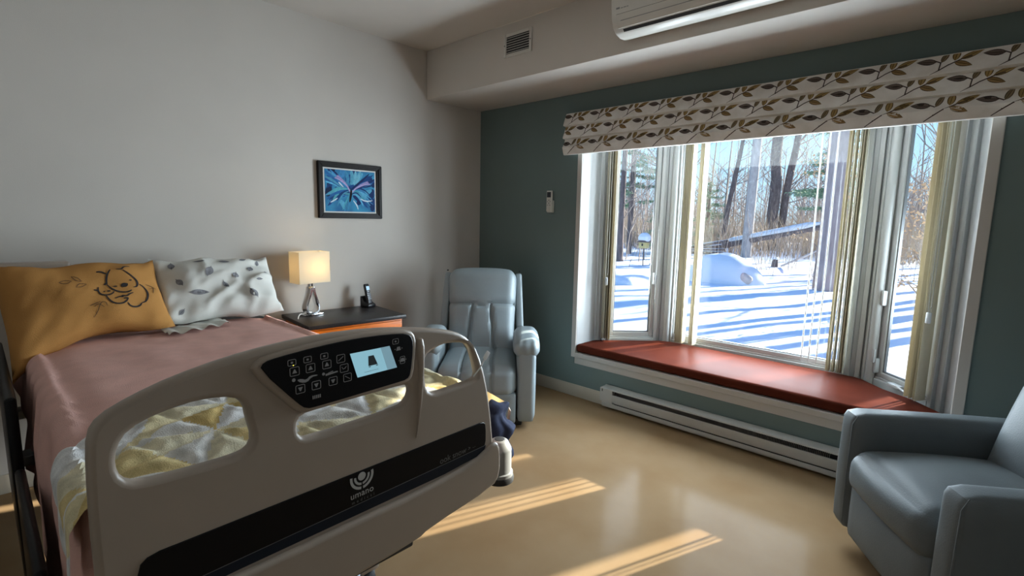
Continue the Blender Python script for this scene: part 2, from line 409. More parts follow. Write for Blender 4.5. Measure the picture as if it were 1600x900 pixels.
# sash locks and crank handles
def lock(root, t, z, big=False):
    bm = B(); add_box(bm, (t - .010, -.016, z - .05), (t + .010, .018, z + .05), .005, 2)
    if big:
        add_box(bm, (t - .012, -.030, z + .02), (t + .006, -.014, z + .11), .005, 2)
    obj('sash_lock', bm, M['vinyl'], root)
lock(wr_, .045, 1.02); lock(wr_, .045, .56, True); lock(wl, .50, 1.0)
bm = B(); add_box(bm, (.19, -.035, WZ0 + .084), (.29, .012, WZ0 + .108), .006, 2); add_tube(bm, [(.28, -.03, WZ0 + .10), (.36, -.045, WZ0 + .095)], .007, 8)
obj('crank_handle', bm, M['vinyl'], wr_)

# vertical blinds drawn aside in stacks
vane_bm = B()
nz = 1; W = .044
prof = [(-W, 0), (-W * .5, .0035), (0, .005), (W * .5, .0035), (W, 0)]
for s in (0, 1):
    pass
lo = [vane_bm.verts.new((b, a, 0)) for a, b in prof]; hi = [vane_bm.verts.new((b, a, 1.70)) for a, b in prof]
lo2 = [vane_bm.verts.new((b + .0012, a, 0)) for a, b in prof]; hi2 = [vane_bm.verts.new((b + .0012, a, 1.70)) for a, b in prof]
for i in range(4):
    vane_bm.faces.new((lo[i], lo[i + 1], hi[i + 1], hi[i])); vane_bm.faces.new((lo2[i + 1], lo2[i], hi2[i], hi2[i + 1]))
    vane_bm.faces.new((lo[i + 1], lo[i], lo2[i], lo2[i + 1]))
vane_bm.faces.new((lo[0], hi[0], hi2[0], lo2[0])); vane_bm.faces.new((hi[4], lo[4], lo2[4], hi2[4]))
vane_me = bpy.data.meshes.new('vane'); bmesh.ops.recalc_face_normals(vane_bm, faces=vane_bm.faces[:]); vane_bm.to_mesh(vane_me); vane_bm.free()
finish(vane_me, M['vane'], 50)
def blind(root_win, label, ts, rail, wand=None, tilt=0.1, wands=()):
    t = thing('vertical_blind', label, 'blind', root_win.location, root_win.rotation_euler[2], 'vertical blinds of the bay window')
    rnd = random.Random(len(ts) * 7 + int(rail[1] * 100))
    obj('head_rail', box((rail[0], -.085, 2.185), (rail[1], -.035, 2.235), .004), M['vinyl'], t)
    for a in ts:
        v = obj('vane', vane_me, None, t); v.location = (a, -.058, .475); v.rotation_euler = (0, 0, tilt + rnd.uniform(-.12, .12))
    for a in wands:
        obj('hanging_cord', tube([(a, -.06, .50), (a + .002, -.06, 1.3), (a, -.06, 2.19)], .0048, 8), M['vinyl'], t)
    if wand:
        a, z = wand
        w = obj('cord_weight', box((a - .011, -.150, z - .045), (a + .011, -.128, z + .02), .006), M['vinyl'], t)
        bm = B(); add_tube(bm, [(a - .009, -.139, 2.19), (a - .009, -.139, z + .05), (a - .004, -.139, z + .02), (a + .004, -.139, z + .02), (a + .009, -.139, z + .05), (a + .009, -.139, 2.19)], .0022, 6)
        obj('pull_cord', bm, M['cord_grey'], t)
    return t
blind(wl, 'cream vertical blind gathered at the wall side of the narrow left window pane', [.050 + .017 * i for i in range(4)], (.02, .60), (.05, 1.0))
blind(wc, 'cream vertical blind stack at the left end of the wide middle window', [.118 + .016 * i for i in range(5)] + [.242 + .018 * i for i in range(3)], (.06, .70), None)
blind(wc, 'cream vertical blind with three hanging white cords, right end of the wide middle window', [1.25 + .014 * i for i in range(8)], (.75, 1.44), None, wands=(1.085, 1.132, 1.182))
blind(wr_, 'cream vertical blind with a weighted pull cord in the narrow right window pane', [.40 + .026 * i for i in range(4)], (.04, .61), (.56, 1.0), tilt=.35)

# bench cushion in the bay
pts = [(1.205, -.004), (1.215, .25), (1.63, .665), (1.72, .70), (3.08, .70), (3.14, .66), (3.27, .52), (3.43, .41), (3.585, .235), (3.605, -.004)]
bm = prism(pts, WZ0 + .004, .456, 2, .022, 4)
tag(obj('bench_cushion', bm, M['cushion_red'], smooth=50), 'rust red vinyl bench cushion filling the bay window seat', 'cushion')

# roman valance
t = thing('valance', 'leaf print fabric valance in three folds above the bay window', 'valance', (0, 0, 0))
pr = [(0, 2.336), (-.066, 2.336), (-.078, 2.31), (-.102, 2.25), (-.104, 2.238), (-.072, 2.233), (-.079, 2.21), (-.104, 2.15), (-.106, 2.139), (-.074, 2.134), (-.082, 2.11), (-.108, 2.070), (-.090, 2.016), (-.084, 2.012), (-.070, 2.012), (-.066, 2.03), (-.060, 2.20), (0, 2.20)]
VX0, VX1 = 1.076, 3.77
bm = prism(pr, VX0, VX1, 0)
obj('fabric', bm, M['fabric_val'], t, 40)
front = [(z, y) for y, z in pr[1:14]]
def yfront(z):
    for (za, ya), (zb, yb) in zip(front, front[1:]):
        if za >= z >= zb and za > zb: return ya + (yb - ya) * (za - z) / (za - zb)
    return -.09
pv, pf, pc = [], [], []
def vleaf(x0, z0, ang, ln, wd, c, zlo, zhi, vein=True):
    ca, sa = cos(ang), sin(ang); N = 7
    def P(s, w, off):
        x = x0 + ca * s - sa * w; z = min(zhi, max(zlo, z0 + sa * s + ca * w))
        return (min(VX1 - .001, max(VX0 + .001, x)), yfront(z) - off, z)
    def strip(f, g, off, col):
        b = len(pv)
        for i in range(N + 1):
            s = ln * i / N; pv.append(P(s, f(i / N), off)); pv.append(P(s, g(i / N), off))
        for i in range(N): pf.append((b + 2 * i, b + 2 * i + 2, b + 2 * i + 3, b + 2 * i + 1)); pc.append(col)
    sh = lambda k: wd * (sin(pi * k ** .8) ** .85 if 0 < k < 1 else 0)
    strip(lambda k: sh(k), lambda k: -sh(k), .0010, [v * .38 for v in c])
    strip(lambda k: sh(k) * .74, lambda k: sh(k) * .10, .0016, c); strip(lambda k: -sh(k) * .10, lambda k: -sh(k) * .74, .0016, [v * 1.25 for v in c])
def sprig(x, z0, zlo, zhi, s):
    stem = (.07, .05, .045)
    gold = (.33, .225, .09); dk = (.135, .105, .09)
    def seg(pts):
        for a, b in zip(pts, pts[1:]):
            an = atan2(b[1] - a[1], b[0] - a[0]); vleaf2(x + a[0] * s, z0 + a[1] * s, an, sqrt((b[0] - a[0]) ** 2 + (b[1] - a[1]) ** 2) * s * 1.1, .0026, stem, zlo, zhi)
    seg([(-.03, -.012), (0, .010), (.03, .030), (.075, .050), (.105, .058)]); seg([(0, .010), (.004, .045), (-.018, .058)])
    vleaf(x - .010 * s, z0 + .052 * s, radians(172), .075 * s, .0145 * s, dk, zlo, zhi)
    vleaf(x + .006 * s, z0 + .045 * s, radians(66), .062 * s, .0115 * s, (.20, .15, .09), zlo, zhi)
    vleaf(x + .052 * s, z0 + .046 * s, radians(82), .062 * s, .0140 * s, gold, zlo, zhi)
    vleaf(x + .070 * s, z0 + .050 * s, radians(22), .082 * s, .0125 * s, gold, zlo, zhi)
    vleaf(x + .050 * s, z0 + .040 * s, radians(-22), .068 * s, .0130 * s, (.27, .175, .08), zlo, zhi)
def vleaf2(x0, z0, ang, ln, wd, c, zlo, zhi):
    ca, sa = cos(ang), sin(ang); b = len(pv)
    for s, w in ((0, wd), (0, -wd), (ln, wd), (ln, -wd)):
        x = x0 + ca * s - sa * w; z = min(zhi, max(zlo, z0 + sa * s + ca * w)); pv.append((min(VX1 - .001, max(VX0 + .001, x)), yfront(z) - .0018, z))
    pf.append((b, b + 2, b + 3, b + 1)); pc.append(c)
for r, (x0, z0, zlo, zhi) in enumerate(((.905, 2.246, 2.240, 2.332), (.782, 2.149, 2.142, 2.231), (.905, 2.032, 2.018, 2.132))):
    for k in range(13):
        x = x0 + .2485 * k
        if VX0 - .1 < x < VX1 + .03: sprig(x, z0, zlo, zhi, 1.1 if r < 2 else 1.15)
# drop leaves clipped wholly outside
keep = [i for i, f in enumerate(pf) if max(pv[j][0] for j in f) - min(pv[j][0] for j in f) > 1e-5]
raw('leaf_print', pv, [pf[i] for i in keep], M['print'], t, 0, [pc[i] for i in keep])
# ------------------------------------------------------------------ wall and bulkhead fittings
t = thing('air_vent', 'small white louvred air vent on the ceiling bulkhead', 'vent', (1.064, -DS, 2.737))
bm = B(); hw, hh = .135, .081
for lo, hi in (((-hw, -.010, -hh), (-hw + .024, 0, hh)), ((hw - .024, -.010, -hh), (hw, 0, hh)), ((-hw + .024, -.010, -hh), (hw - .024, 0, -hh + .022)), ((-hw + .024, -.010, hh - .022), (hw - .024, 0, hh))): add_box(bm, lo, hi, .003, 1)
obj('frame', bm, M['plastic_white'], t)
obj('backing', box((-hw + .02, -.002, -hh + .02), (hw - .02, -.0005, hh - .02)), M['dark'], t)
for i in range(7):
    bm = box((-hw + .024, -.0085, -.0015), (hw - .024, -.0025, .0015)); move(bm, (0, 0, -hh + .031 + .0167 * i), (radians(18), 0, 0)); move(bm, (0, 0, 0))
    obj('slat', bm, M['plastic_white'], t)
for sx in (-hw + .011, hw - .011): obj('screw', lathe([(.004, 0), (.004, .002)], n=8), M['dark'], t, loc=(sx, -.0105, 0), rot=(radians(90), 0, 0))

t = thing('air_conditioner', 'white wall mounted air conditioner on the bulkhead above the valance', 'air conditioner', (0, -DS, 0))
AX0, AX1 = 1.965, 2.875
prof = [(0, 2.565), (-.05, 2.548), (-.10, 2.545), (-.145, 2.556), (-.178, 2.585), (-.196, 2.63), (-.205, 2.70), (-.205, 2.80), (-.195, 2.815), (-.17, 2.822), (0, 2.822)]
bm = prism(prof, AX0, AX1, 0, .010, 3); obj('casing', bm, M['plastic_white'], t, 40)
def acp(s, z0, z1, x0, x1, proud, name, m):   # strips lying on the curved front
    fr = [(-.145, 2.556), (-.178, 2.585), (-.196, 2.63), (-.205, 2.70), (-.205, 2.80)]
    def yy(z):
        for (ya, za), (yb, zb) in zip(fr, fr[1:]):
            if za <= z <= zb: return ya + (yb - ya) * (z - za) / (zb - za)
        return fr[-1][0]
    zs = [z0 + (z1 - z0) * k / 4 for k in range(5)]
    return obj(name, prism([(yy(z) - proud, z) for z in zs] + [(yy(z) + .004, z) for z in zs[::-1]], x0, x1, 0), m, t)
acp(0, 2.559, 2.571, AX0 + .06, AX1 - .05, .0008, 'outlet_slot', M['dark'])
acp(0, 2.576, 2.640, AX0 + .035, AX1 - .035, .004, 'louver_flap', M['plastic_white'])
acp(0, 2.640, 2.643, AX0 + .035, AX1 - .035, .0008, 'panel_gap', M['dark'])
acp(0, 2.606, 2.609, AX0 + .06, AX1 - .05, .0048, 'flap_groove', M['bed_grey'])
acp(0, 2.695, 2.699, 2.36, 2.47, .0008, 'intake_line', M['bed_grey'])
acp(0, 2.700, 2.722, 2.485, 2.51, .0008, 'display', M['bed_grey'])
for i, (a, b) in enumerate(((.035, .058), (.064, .078), (.082, .098), (.102, .112))): acp(0, 2.668, 2.668 + (.009 if i == 0 else .004), AX0 + a, AX0 + b, .0009, 'badge', M['bed_grey'])

t = thing('remote_control', 'small white remote control in its holder on the dark teal wall', 'remote control', (.892, 0, 1.645))
obj('holder', box((-.034, -.016, -.092), (.034, 0, .01), .004), M['remote'], t)
obj('body', box((-.028, -.034, -.085), (.028, -.013, .092), .006, 3), M['remote'], t)
obj('display', box((-.021, -.0355, .035), (.021, -.0338, .080), .001, 1), M['phone_black'], t)
for i, (x, z, s) in enumerate(((0, .012, .006), (-.014, .0, .005), (.014, .0, .005), (0, -.014, .006), (-.012, -.03, .005), (.012, -.03, .005))):
    obj('button', box((x - s, -.0362, z - s * .8), (x + s, -.0335, z + s * .8), .001, 1), M['bed_grey'], t)

t = thing('framed_painting', 'blue butterfly painting in a black frame on the grey wall', 'painting', (0, -1.381, 1.6828))
PW, PH = .268, .2095
def frame4(y1, z1, w, x0, x1, bev):
    bm = B()
    for pts, in (([(-y1, -z1), (y1, -z1), (y1 - w, -z1 + w), (-y1 + w, -z1 + w)],), ([(y1, -z1), (y1, z1), (y1 - w, z1 - w), (y1 - w, -z1 + w)],), ([(y1, z1), (-y1, z1), (-y1 + w, z1 - w), (y1 - w, z1 - w)],), ([(-y1, z1), (-y1, -z1), (-y1 + w, -z1 + w), (-y1 + w, z1 - w)],)):
        add_prism(bm, pts, x0, x1, 0)
    bmesh.ops.recalc_face_normals(bm, faces=bm.faces[:])
    bmesh.ops.bevel(bm, geom=bm.edges[:], offset=bev, segments=2, affect='EDGES')
    return bm
obj('frame', frame4(PW, PH, .030, 0, .030, .004), M['frame_dark'], t)
obj('inner_lip', frame4(PW - .022, PH - .022, .020, 0, .022, .003), M['frame_dark'], t)
obj('mat_board', box((0, -PW + .035, -PH + .035), (.010, PW - .035, PH - .035)), M['mat_board'], t)
cw, ch = .211, .157
cv = obj('canvas', box((.010, -cw, -ch), (.0115, cw, ch)), M['canvas'], t)
sv, sf, sc_ = [], [], []
rnd = random.Random(5)
def stroke(pts, w, col, lift):
    pts = smooth_line(pts, 2); n = len(pts); b = len(sv)
    for i, p in enumerate(pts):
        a = pts[max(0, i - 1)]; c = pts[min(n - 1, i + 1)]; dx, dy = c[0] - a[0], c[1] - a[1]; L = sqrt(dx * dx + dy * dy) or 1
        k = i / (n - 1); ww = w * (sin(pi * min(1, .06 + k * .94)) ** .7)
        for s in (1, -1):
            y = max(-cw, min(cw, p[0] - dy / L * ww * s)); z = max(-ch, min(ch, p[1] + dx / L * ww * s)); sv.append((.0116 + lift, y, z))
    for i in range(n - 1): sf.append((b + 2 * i, b + 2 * i + 1, b + 2 * i + 3, b + 2 * i + 2)); sc_.append(col)
lf = [0]
def wing(tip, bend, n, spread, cols, w):
    for i in range(n):
        lf[0] += .000006
        k = rnd.random(); tx = tip[0] + rnd.uniform(-1, 1) * spread[0]; ty = tip[1] + rnd.uniform(-1, 1) * spread[1]
        c = rnd.choice(cols); f = rnd.uniform(.75, 1.2)
        stroke([(rnd.uniform(-.008, .008), rnd.uniform(-.03, .01)), (tx * .45 + bend[0] * rnd.uniform(.4, 1.2), ty * .45 + bend[1] * rnd.uniform(.4, 1.2)), (tx, ty)], w * rnd.uniform(.4, 1.2), [v * f for v in c], lf[0])
BL = [(.012, .07, .24), (.02, .13, .36), (.05, .24, .50), (.008, .03, .13), (.10, .38, .58)]
DKB = [(.005, .016, .06), (.008, .03, .12), (.01, .05, .18)]
for i in range(26):
    x, y = rnd.uniform(-cw, cw), rnd.uniform(-ch, ch); lf[0] += .000004
    dk = abs(x) > .13
    stroke([(x, y), (x + rnd.uniform(-.03, .03), y + .03), (x + rnd.uniform(-.06, .06), y + .07)], .02, rnd.choice(DKB if dk else BL), lf[0])
for i in range(8):
    lf[0] += .000004; x = rnd.uniform(-.04, .06); stroke([(x, .05), (x + .01, .10), (x * 1.6, .157)], .014, rnd.choice([(.10, .36, .52), (.16, .45, .60), (.05, .25, .45)]), lf[0])
wing((-.17, .11), (-.02, .02), 26, (.05, .05), BL, .011); wing((.17, .10), (.02, .02), 24, (.05, .05), BL, .011)
wing((-.15, -.06), (-.03, .03), 24, (.06, .06), BL + [(.10, .42, .50)], .010); wing((.14, -.07), (.02, .04), 24, (.06, .06), BL + [(.06, .40, .48)], .010)
wing((-.05, -.15), (0, 0), 8, (.04, .01), [(.08, .38, .50), (.05, .25, .45)], .010)
LIL = [(.30, .25, .50), (.42, .36, .62), (.22, .22, .48)]
for k in range(5):
    lf[0] += .00001; o = k * .006
    stroke([(-.004, -.01), (-.03, .045), (-.075 - o, .088), (-.11 - o, .118 - o)], .006, LIL[k % 3], lf[0]); stroke([(.006, -.012), (.045, .028), (.10 + o, .06), (.15 + o, .085 - o)], .006, LIL[k % 3], lf[0])
for a, b, c in (((-.10, .065), (-.085, .05), (-.06, .028)), ((-.17, -.09), (-.14, -.075), (-.11, -.055)), ((.08, -.055), (.13, -.075), (.19, -.065)), ((.02, -.07), (.05, -.105), (.06, -.14))):
    lf[0] += .00001; stroke([a, b, c], .005, (.62, .74, .82), lf[0])
lf[0] += .00001; stroke([(.004, .012), (0, -.03), (-.012, -.085)], .010, (.003, .003, .006), lf[0])
raw('brush_strokes', sv, sf, M['paint'], cv, 0, sc_)

# electric baseboard heater
t = thing('baseboard_heater', 'long white electric baseboard heater on the floor under the window seat', 'heater', (0, 0, 0))
HX0, HX1 = 1.505, 3.20
bm = B()
add_prism(bm, [(-.012, .02), (-.012, .186), (-.016, .186), (-.065, .170), (-.067, .160), (-.063, .160), (-.020, .178), (-.018, .02)], HX0 + .02, HX1 - .02, 0)     # back and hood
obj('hood', bm, M['heater'], t)
obj('front_panel', prism([(-.067, .128), (-.067, .066), (-.062, .060), (-.058, .066), (-.058, .128)], HX0, HX1, 0, .0015, 1), M['heater'], t)
obj('bottom_rail', prism([(-.067, .054), (-.067, .028), (-.060, .018), (-.012, .018), (-.012, .024), (-.058, .030), (-.060, .054)], HX0 + .02, HX1, 0, .001, 1), M['heater'], t)
for nm, x0, x1 in (('end_cap', HX0, HX0 + .115), ('end_cap', HX1 - .05, HX1)):
    obj(nm, box((x0, -.068, .060 if x0 < 2 else .02), (x1, -.012, .170), .003, 1), M['heater'], t)
obj('junction_box', box((HX0 + .02, -.064, .019), (HX0 + .115, -.012, .0595), .002, 1), M['heater'], t)
obj('recess', box((HX0 + .11, -.030, .03), (HX1 - .05, -.020, .165)), M['dark'], t)
bm = B()
for i in range(150):
    x = HX0 + .14 + i * .0098; add_box(bm, (x, -.056, .085), (x + .0012, -.031, .150))
f = obj('fins', bm, M['fin'], t, 0); f['kind'] = 'stuff'
obj('heating_tube', tube([(HX0 + .1, -.045, .118), (HX1 - .05, -.045, .118)], .006), M['fin'], t)
obj('knockout', box((HX0 + .018, -.0685, .142), (HX0 + .026, -.0675, .162)), M['dark'], t)

# ------------------------------------------------------------------ the bed
BX, BY = 2.5, -2.785
bed = thing('hospital_bed', 'raised hospital bed with beige footboard and black control panel', 'bed', (BX, BY, 0))
FR = .042
foot = obj('footboard', (lambda outer, holes: outline_mesh([outer] + holes, .034, .0125, 4))(
    smooth_loop([(-.545, .60), (-.545, .80), (-.546, .93), (-.543, 1.04), (-.538, 1.10), (-.520, 1.128), (-.470, 1.152), (-.40, 1.175), (-.30, 1.195), (-.20, 1.206), (-.08, 1.211), (.05, 1.205), (.17, 1.190), (.28, 1.170), (.36, 1.148), (.41, 1.118), (.455, 1.064), (.49, .968), (.515, .85), (.532, .72), (.545, .62), (.51, .572), (.22, .548), (.19, .528), (-.19, .528), (-.22, .548), (-.51, .572)], 1),
    [smooth_loop([(-.502, 1.03), (-.497, 1.065), (-.478, 1.092), (-.43, 1.110), (-.355, 1.119), (-.29, 1.108), (-.270, 1.083), (-.266, 1.05), (-.256, 1.003), (-.268, .980), (-.30, .975), (-.375, .977), (-.47, .983), (-.494, 1.0)], 1),
     smooth_loop([(-.158, 1.004), (-.146, 1.025), (-.10, 1.027), (.12, 1.027), (.17, 1.025), (.180, 1.005), (.172, .980), (.14, .963), (-.13, .961), (-.152, .974)], 1),
     smooth_loop([(.231, 1.03), (.231, 1.085), (.243, 1.102), (.285, 1.115), (.32, 1.119), (.395, 1.108), (.422, 1.08), (.443, 1.02), (.451, .985), (.43, .977), (.31, .973), (.262, .974), (.238, .992)], 1)]),
    M['bed_plastic'], bed, 50)
foot.matrix_local = Matrix.Rotation(FR, 4, 'Z') @ Matrix(((0, 0, 1, 0), (1, 0, 0, 0), (0, 1, 0, 0), (0, 0, 0, 1)))
# every piece on the footboard is drawn in (u, w) and pushed off its face by d
def on_foot(name, me, m, d, parent=None, u=0, w=0, ang=0, smooth=40):
    p = parent or foot
    o = obj(name, me, m, p, smooth)
    o.location = (u, w, d); o.rotation_euler = (0, 0, ang)
    return o
FF = .017
on_foot('panel_bezel', outline_mesh([smooth_loop([(-.262, 1.158), (-.246, 1.184), (-.20, 1.192), (-.11, 1.199), (0, 1.201), (.10, 1.196), (.172, 1.186), (.193, 1.162), (.193, 1.12), (.184, 1.052), (.165, 1.034), (.12, 1.033), (-.11, 1.030), (-.150, 1.032), (-.176, 1.056)], 1)], .024, .0105, 4), M['bed_plastic'], FF - .0035)
on_foot('grip_rib', move(soft_box((.030, .30, .028), .0139, 12, deform=lambda w, un: Vector((w.x * (.55 + .45 * un[1]) - .010 * un[1] ** 2, w.y, w.z * (.45 + .55 * min(1, .6 + un[1] * .6))))), (0, 0, 0), (0, 0, radians(-3))), M['bed_plastic'], FF - .003, u=.211, w=1.005)
on_foot('apron', outline_mesh([smooth_loop([(-.545, .60), (-.552, .66), (-.548, .705), (-.44, .712), (-.2, .700), (.0, .698), (.2, .692), (.42, .704), (.50, .732), (.535, .738), (.552, .70), (.553, .61), (.515, .575), (.23, .556), (.19, .540), (-.19, .540), (-.23, .556), (-.515, .575)], 1)], .030, .012, 4), M['bed_plastic'], FF)
on_foot('strip_plate', outline_mesh([smooth_loop([(-.49, .735), (-.485, .815), (-.462, .833), (-.40, .832), (.40, .824), (.474, .824), (.487, .808), (.487, .735), (.46, .712), (.30, .704), (-.3, .714), (-.46, .714)], 1)], .006, .002, 2), M['black_gloss'], FF)
on_foot('strip_band', outline_mesh([[(-.485, .738), (.4855, .7365), (.480, .724), (.46, .7125), (.30, .7045), (-.3, .7145), (-.46, .7145), (-.48, .725)]], .0010), M['navy_band'], FF + .0034)
on_foot('strip_line', outline_mesh([[(-.487, .7385), (.487, .7370), (.487, .7382), (-.487, .7397)]], .0008), M['dim_print'], FF + .0036)
# emblem: disc inside two concentric arcs
lg = []
def arc(r0, r1, a0, a1, cx, cy, n=14):
    return [(cx + r0 * cos(a0 + (a1 - a0) * i / n), cy + r0 * sin(a0 + (a1 - a0) * i / n)) for i in range(n + 1)] + [(cx + r1 * cos(a1 + (a0 - a1) * i / n), cy + r1 * sin(a1 + (a0 - a1) * i / n)) for i in range(n + 1)]
lx, ly = .0095, .8125
loops = [[(lx + .0115 * cos(2 * pi * i / 24), ly + .0115 * sin(2 * pi * i / 24)) for i in range(24)]]
for r0, r1, aL, aR in ((.0175, .0235, pi * .97, pi * .05), (.0285, .0355, pi * .95, pi * .07)):
    loops.append(arc(r0, r1, aL, 1.47 * pi, lx, ly)); loops.append(arc(r0, r1, 1.53 * pi, 2 * pi + aR, lx, ly))
on_foot('emblem', outline_mesh(loops, .0008), M['silver_print'], FF + .0036)
on_foot('lettering', text_mesh('umano', .025, spacing=1.05), M['silver_print'], FF + .0036, u=.0095, w=.7655)
on_foot('lettering', text_mesh('medical', .012, spacing=1.9), M['dim_print'], FF + .0038, u=.012, w=.7475)
on_foot('lettering', text_mesh('ook snow', .028, spacing=1.0), M['dim_print'], FF + .0036, u=.338, w=.7525)
on_foot('lettering', text_mesh('>', .020), M['dim_print'], FF + .0036, u=.408, w=.7525)
on_foot('lettering', text_mesh('~.~', .010), M['dim_print'], FF + .0036, u=.430, w=.750)
# control panel
panel = on_foot('control_panel', outline_mesh([smooth_loop([(-.241, 1.160), (-.232, 1.176), (-.20, 1.181), (-.111, 1.188), (-.004, 1.191), (.09, 1.186), (.160, 1.178), (.176, 1.160), (.177, 1.13), (.168, 1.060), (.155, 1.046), (.12, 1.045), (-.11, 1.041), (-.140, 1.043), (-.160, 1.062)], 1)], .005, .002, 2), M['black_gloss'], FF + .0085, parent=bed)
panel.matrix_local = Matrix.Rotation(FR, 4, 'Z') @ Matrix(((0, 0, 1, 0), (1, 0, 0, 0), (0, 1, 0, 0), (0, 0, 0, 1))) @ Matrix.Translation((0, 0, FF + .0095))
PD = .0030
def on_panel(name, me, m, u=0, w=0, d=PD, smooth=0): return on_foot(name, me, m, d, parent=panel, u=u, w=w, smooth=smooth)
def rrect(w, h, r, n=4):
    o = []
    for cx, cy, a in ((w - r, h - r, 0), (-w + r, h - r, pi / 2), (-w + r, -h + r, pi), (w - r, -h + r, 1.5 * pi)):
        o += [(cx + r * cos(a + pi / 2 * i / n), cy + r * sin(a + pi / 2 * i / n)) for i in range(n + 1)]
    return o
def key(u, w, sx=.0115, sy=.0105, icon='up', ring=True):
    lo = [rrect(sx, sy, .0035), rrect(sx - .0012, sy - .0012, .0026)] if ring else []
    if icon == 'up': lo.append([(-.0055, -.0042), (.0055, -.0042), (.0012, .0048), (-.0012, .0048)])
    if icon == 'down': lo.append([(-.0055, .0042), (-.0012, -.0048), (.0012, -.0048), (.0055, .0042)])
    if icon == 'dot': lo.append(rrect(.0026, .0022, .0008))
    if icon == 'slash': lo.append([(-.007, -.004), (-.0062, -.0052), (.007, .004), (.0062, .0052)])
    if icon == 'back': lo.append([(-.007, .004), (.0062, -.0052), (.007, -.004), (-.0062, .0052)])
    if icon == 'bent': lo.append([(-.007, .004), (-.003, -.003), (.003, -.001), (.007, .004), (.006, .004), (.002, .0005), (-.0026, -.0015), (-.006, .0045)])
    if icon == 'tilt': lo += [[(-.0075, -.0045), (.0075, -.0045), (.0045, .0055), (-.0045, .0055)], [(-.0135, .000), (-.0105, -.002), (-.0105, .002)], [(.0135, 0), (.0105, .002), (.0105, -.002)]]
    on_panel('button', outline_mesh(lo, .0008), M['key_print'], u, w)
for u in (-.165, -.1265, -.085): key(u, 1.1405)
for u in (-.153, -.1135, -.0700): key(u, 1.0955, icon='down')
for u in (-.1705, -.133, -.0910): key(u, 1.1625, .010, .0075, 'dot')
key(.1165, 1.1625, .010, .0075, 'dot')
for u, w, ic in ((-.0475, 1.1475, 'slash'), (-.039, 1.1215, 'bent'), (-.0305, 1.0955, 'back')): key(u, w, .0115, .0105, ic)
key(.126, 1.1405, icon='tilt', ring=False); key(.139, 1.1065, .0085, .0105, 'tilt')
on_panel('indicator', outline_mesh([rrect(.0012, .0012, .0004)], .0008), M['led'], -.1675, 1.1555)
c8 = lambda cx, cy, r: [(cx + r * cos(2 * pi * i / 12), cy + r * sin(2 * pi * i / 12)) for i in range(12)]
on_panel('pictogram', outline_mesh([c8(-.168, 1.1205, .0042), smooth_loop([(-.161, 1.119), (-.150, 1.1195), (-.138, 1.114), (-.128, 1.1225), (-.110, 1.121), (-.110, 1.1185), (-.125, 1.1185), (-.136, 1.108), (-.152, 1.1105)], 1)], .0008), M['key_print'])
on_panel('pictogram', outline_mesh([c8(-.0945, 1.1185, .0036), [(-.089, 1.1175), (-.057, 1.1185), (-.057, 1.1155), (-.089, 1.1125)], [(-.082, 1.1190), (-.070, 1.1215), (-.069, 1.1200), (-.082, 1.1178)]], .0008), M['key_print'])
on_panel('pictogram', outline_mesh([[(-.124 + i * .0045, 1.063), (-.1215 + i * .0045, 1.063), (-.1215 + i * .0045, 1.071), (-.124 + i * .0045, 1.071)] for i in range(5)], .0008), M['key_print'])
scr = on_panel('screen', outline_mesh([[(-.022, 1.1545), (.0965, 1.1535), (.1195, 1.0895), (-.002, 1.0885)]], .0012), M['screen'], d=PD)
on_panel('screen_sidebar', outline_mesh([[(.068, 1.1538), (.0965, 1.1535), (.1195, 1.0895), (.089, 1.0892)]], .0008), M['screen_side'], d=PD + .0007)
on_panel('screen_picture', outline_mesh([[(.030, 1.1120), (.058, 1.1120), (.046, 1.1385), (.030, 1.1385)], [(.031, 1.1085), (.037, 1.1085), (.037, 1.1105), (.031, 1.1105)], [(.053, 1.1085), (.059, 1.1085), (.059, 1.1105), (.053, 1.1105)], [(.018, 1.0975), (.060, 1.0980), (.060, 1.0986), (.018, 1.0981)]], .0006), M['screen_dark'], d=PD + .0007)

# bed frame, mattress and rollers (bed coordinates: +x to the foot)
obj('mattress', soft_box((2.06, 1.05, .17), .05, 10), M['mattress'], bed, loc=(-1.15, .02, .810))
bm = B(); add_box(bm, (-2.2, -.50, .62), (-.06, .54, .715), .01); obj('deck', bm, M['bed_grey'], bed)
bm = B(); add_box(bm, (-2.2, -.44, .55), (-.03, -.38, .62), .008); add_box(bm, (-2.2, .42, .55), (-.03, .48, .62), .008); add_box(bm, (-.10, -.44, .555), (-.03, .48, .612), .008)
obj('side_rails_frame', bm, M['bed_grey'], bed)
bm = B(); add_box(bm, (-.045, -.12, .50), (-.016, .20, .548), .006); obj('under_handle', bm, M['dark'], bed)
bm = B(); add_box(bm, (-2.0, -.33, .12), (-.45, -.25, .20), .012); add_box(bm, (-2.0, .27, .12), (-.45, .35, .20), .012)
for x in (-1.95, -.55): add_box(bm, (x, -.33, .12), (x + .09, .35, .20), .012)
obj('base_frame', bm, M['bed_plastic'], bed)
bm = box((-.72, -.10, .13), (-.375, .225, .205), .012, 3); obj('base_cover', bm, M['pale_blue'], bed)
for x in (-1.85, -.60):
    bm = B(); add_tube(bm, [(x, .02, .18), (x - .30, .02, .56)], .035, 10); obj('lift_column', bm, M['bed_grey'], bed)
for x in (-2.0, -.50):
    for y in (-.29, .31):
        w = obj('caster', move(lathe([(.03, -.022), (.058, -.020), (.062, 0), (.058, .020), (.03, .022)], n=20), (x, y, .063), (radians(90), 0, 0)), M['dark'], bed)
        obj('caster_fork', box((x - .03, y - .032, .06), (x + .03, y + .032, .125), .008), M['bed_grey'], w)
bm = box((-2.24, -.55, .52), (-2.20, .57, 1.215), .018, 3); hb = obj('headboard', bm, M['bed_plastic'], bed)
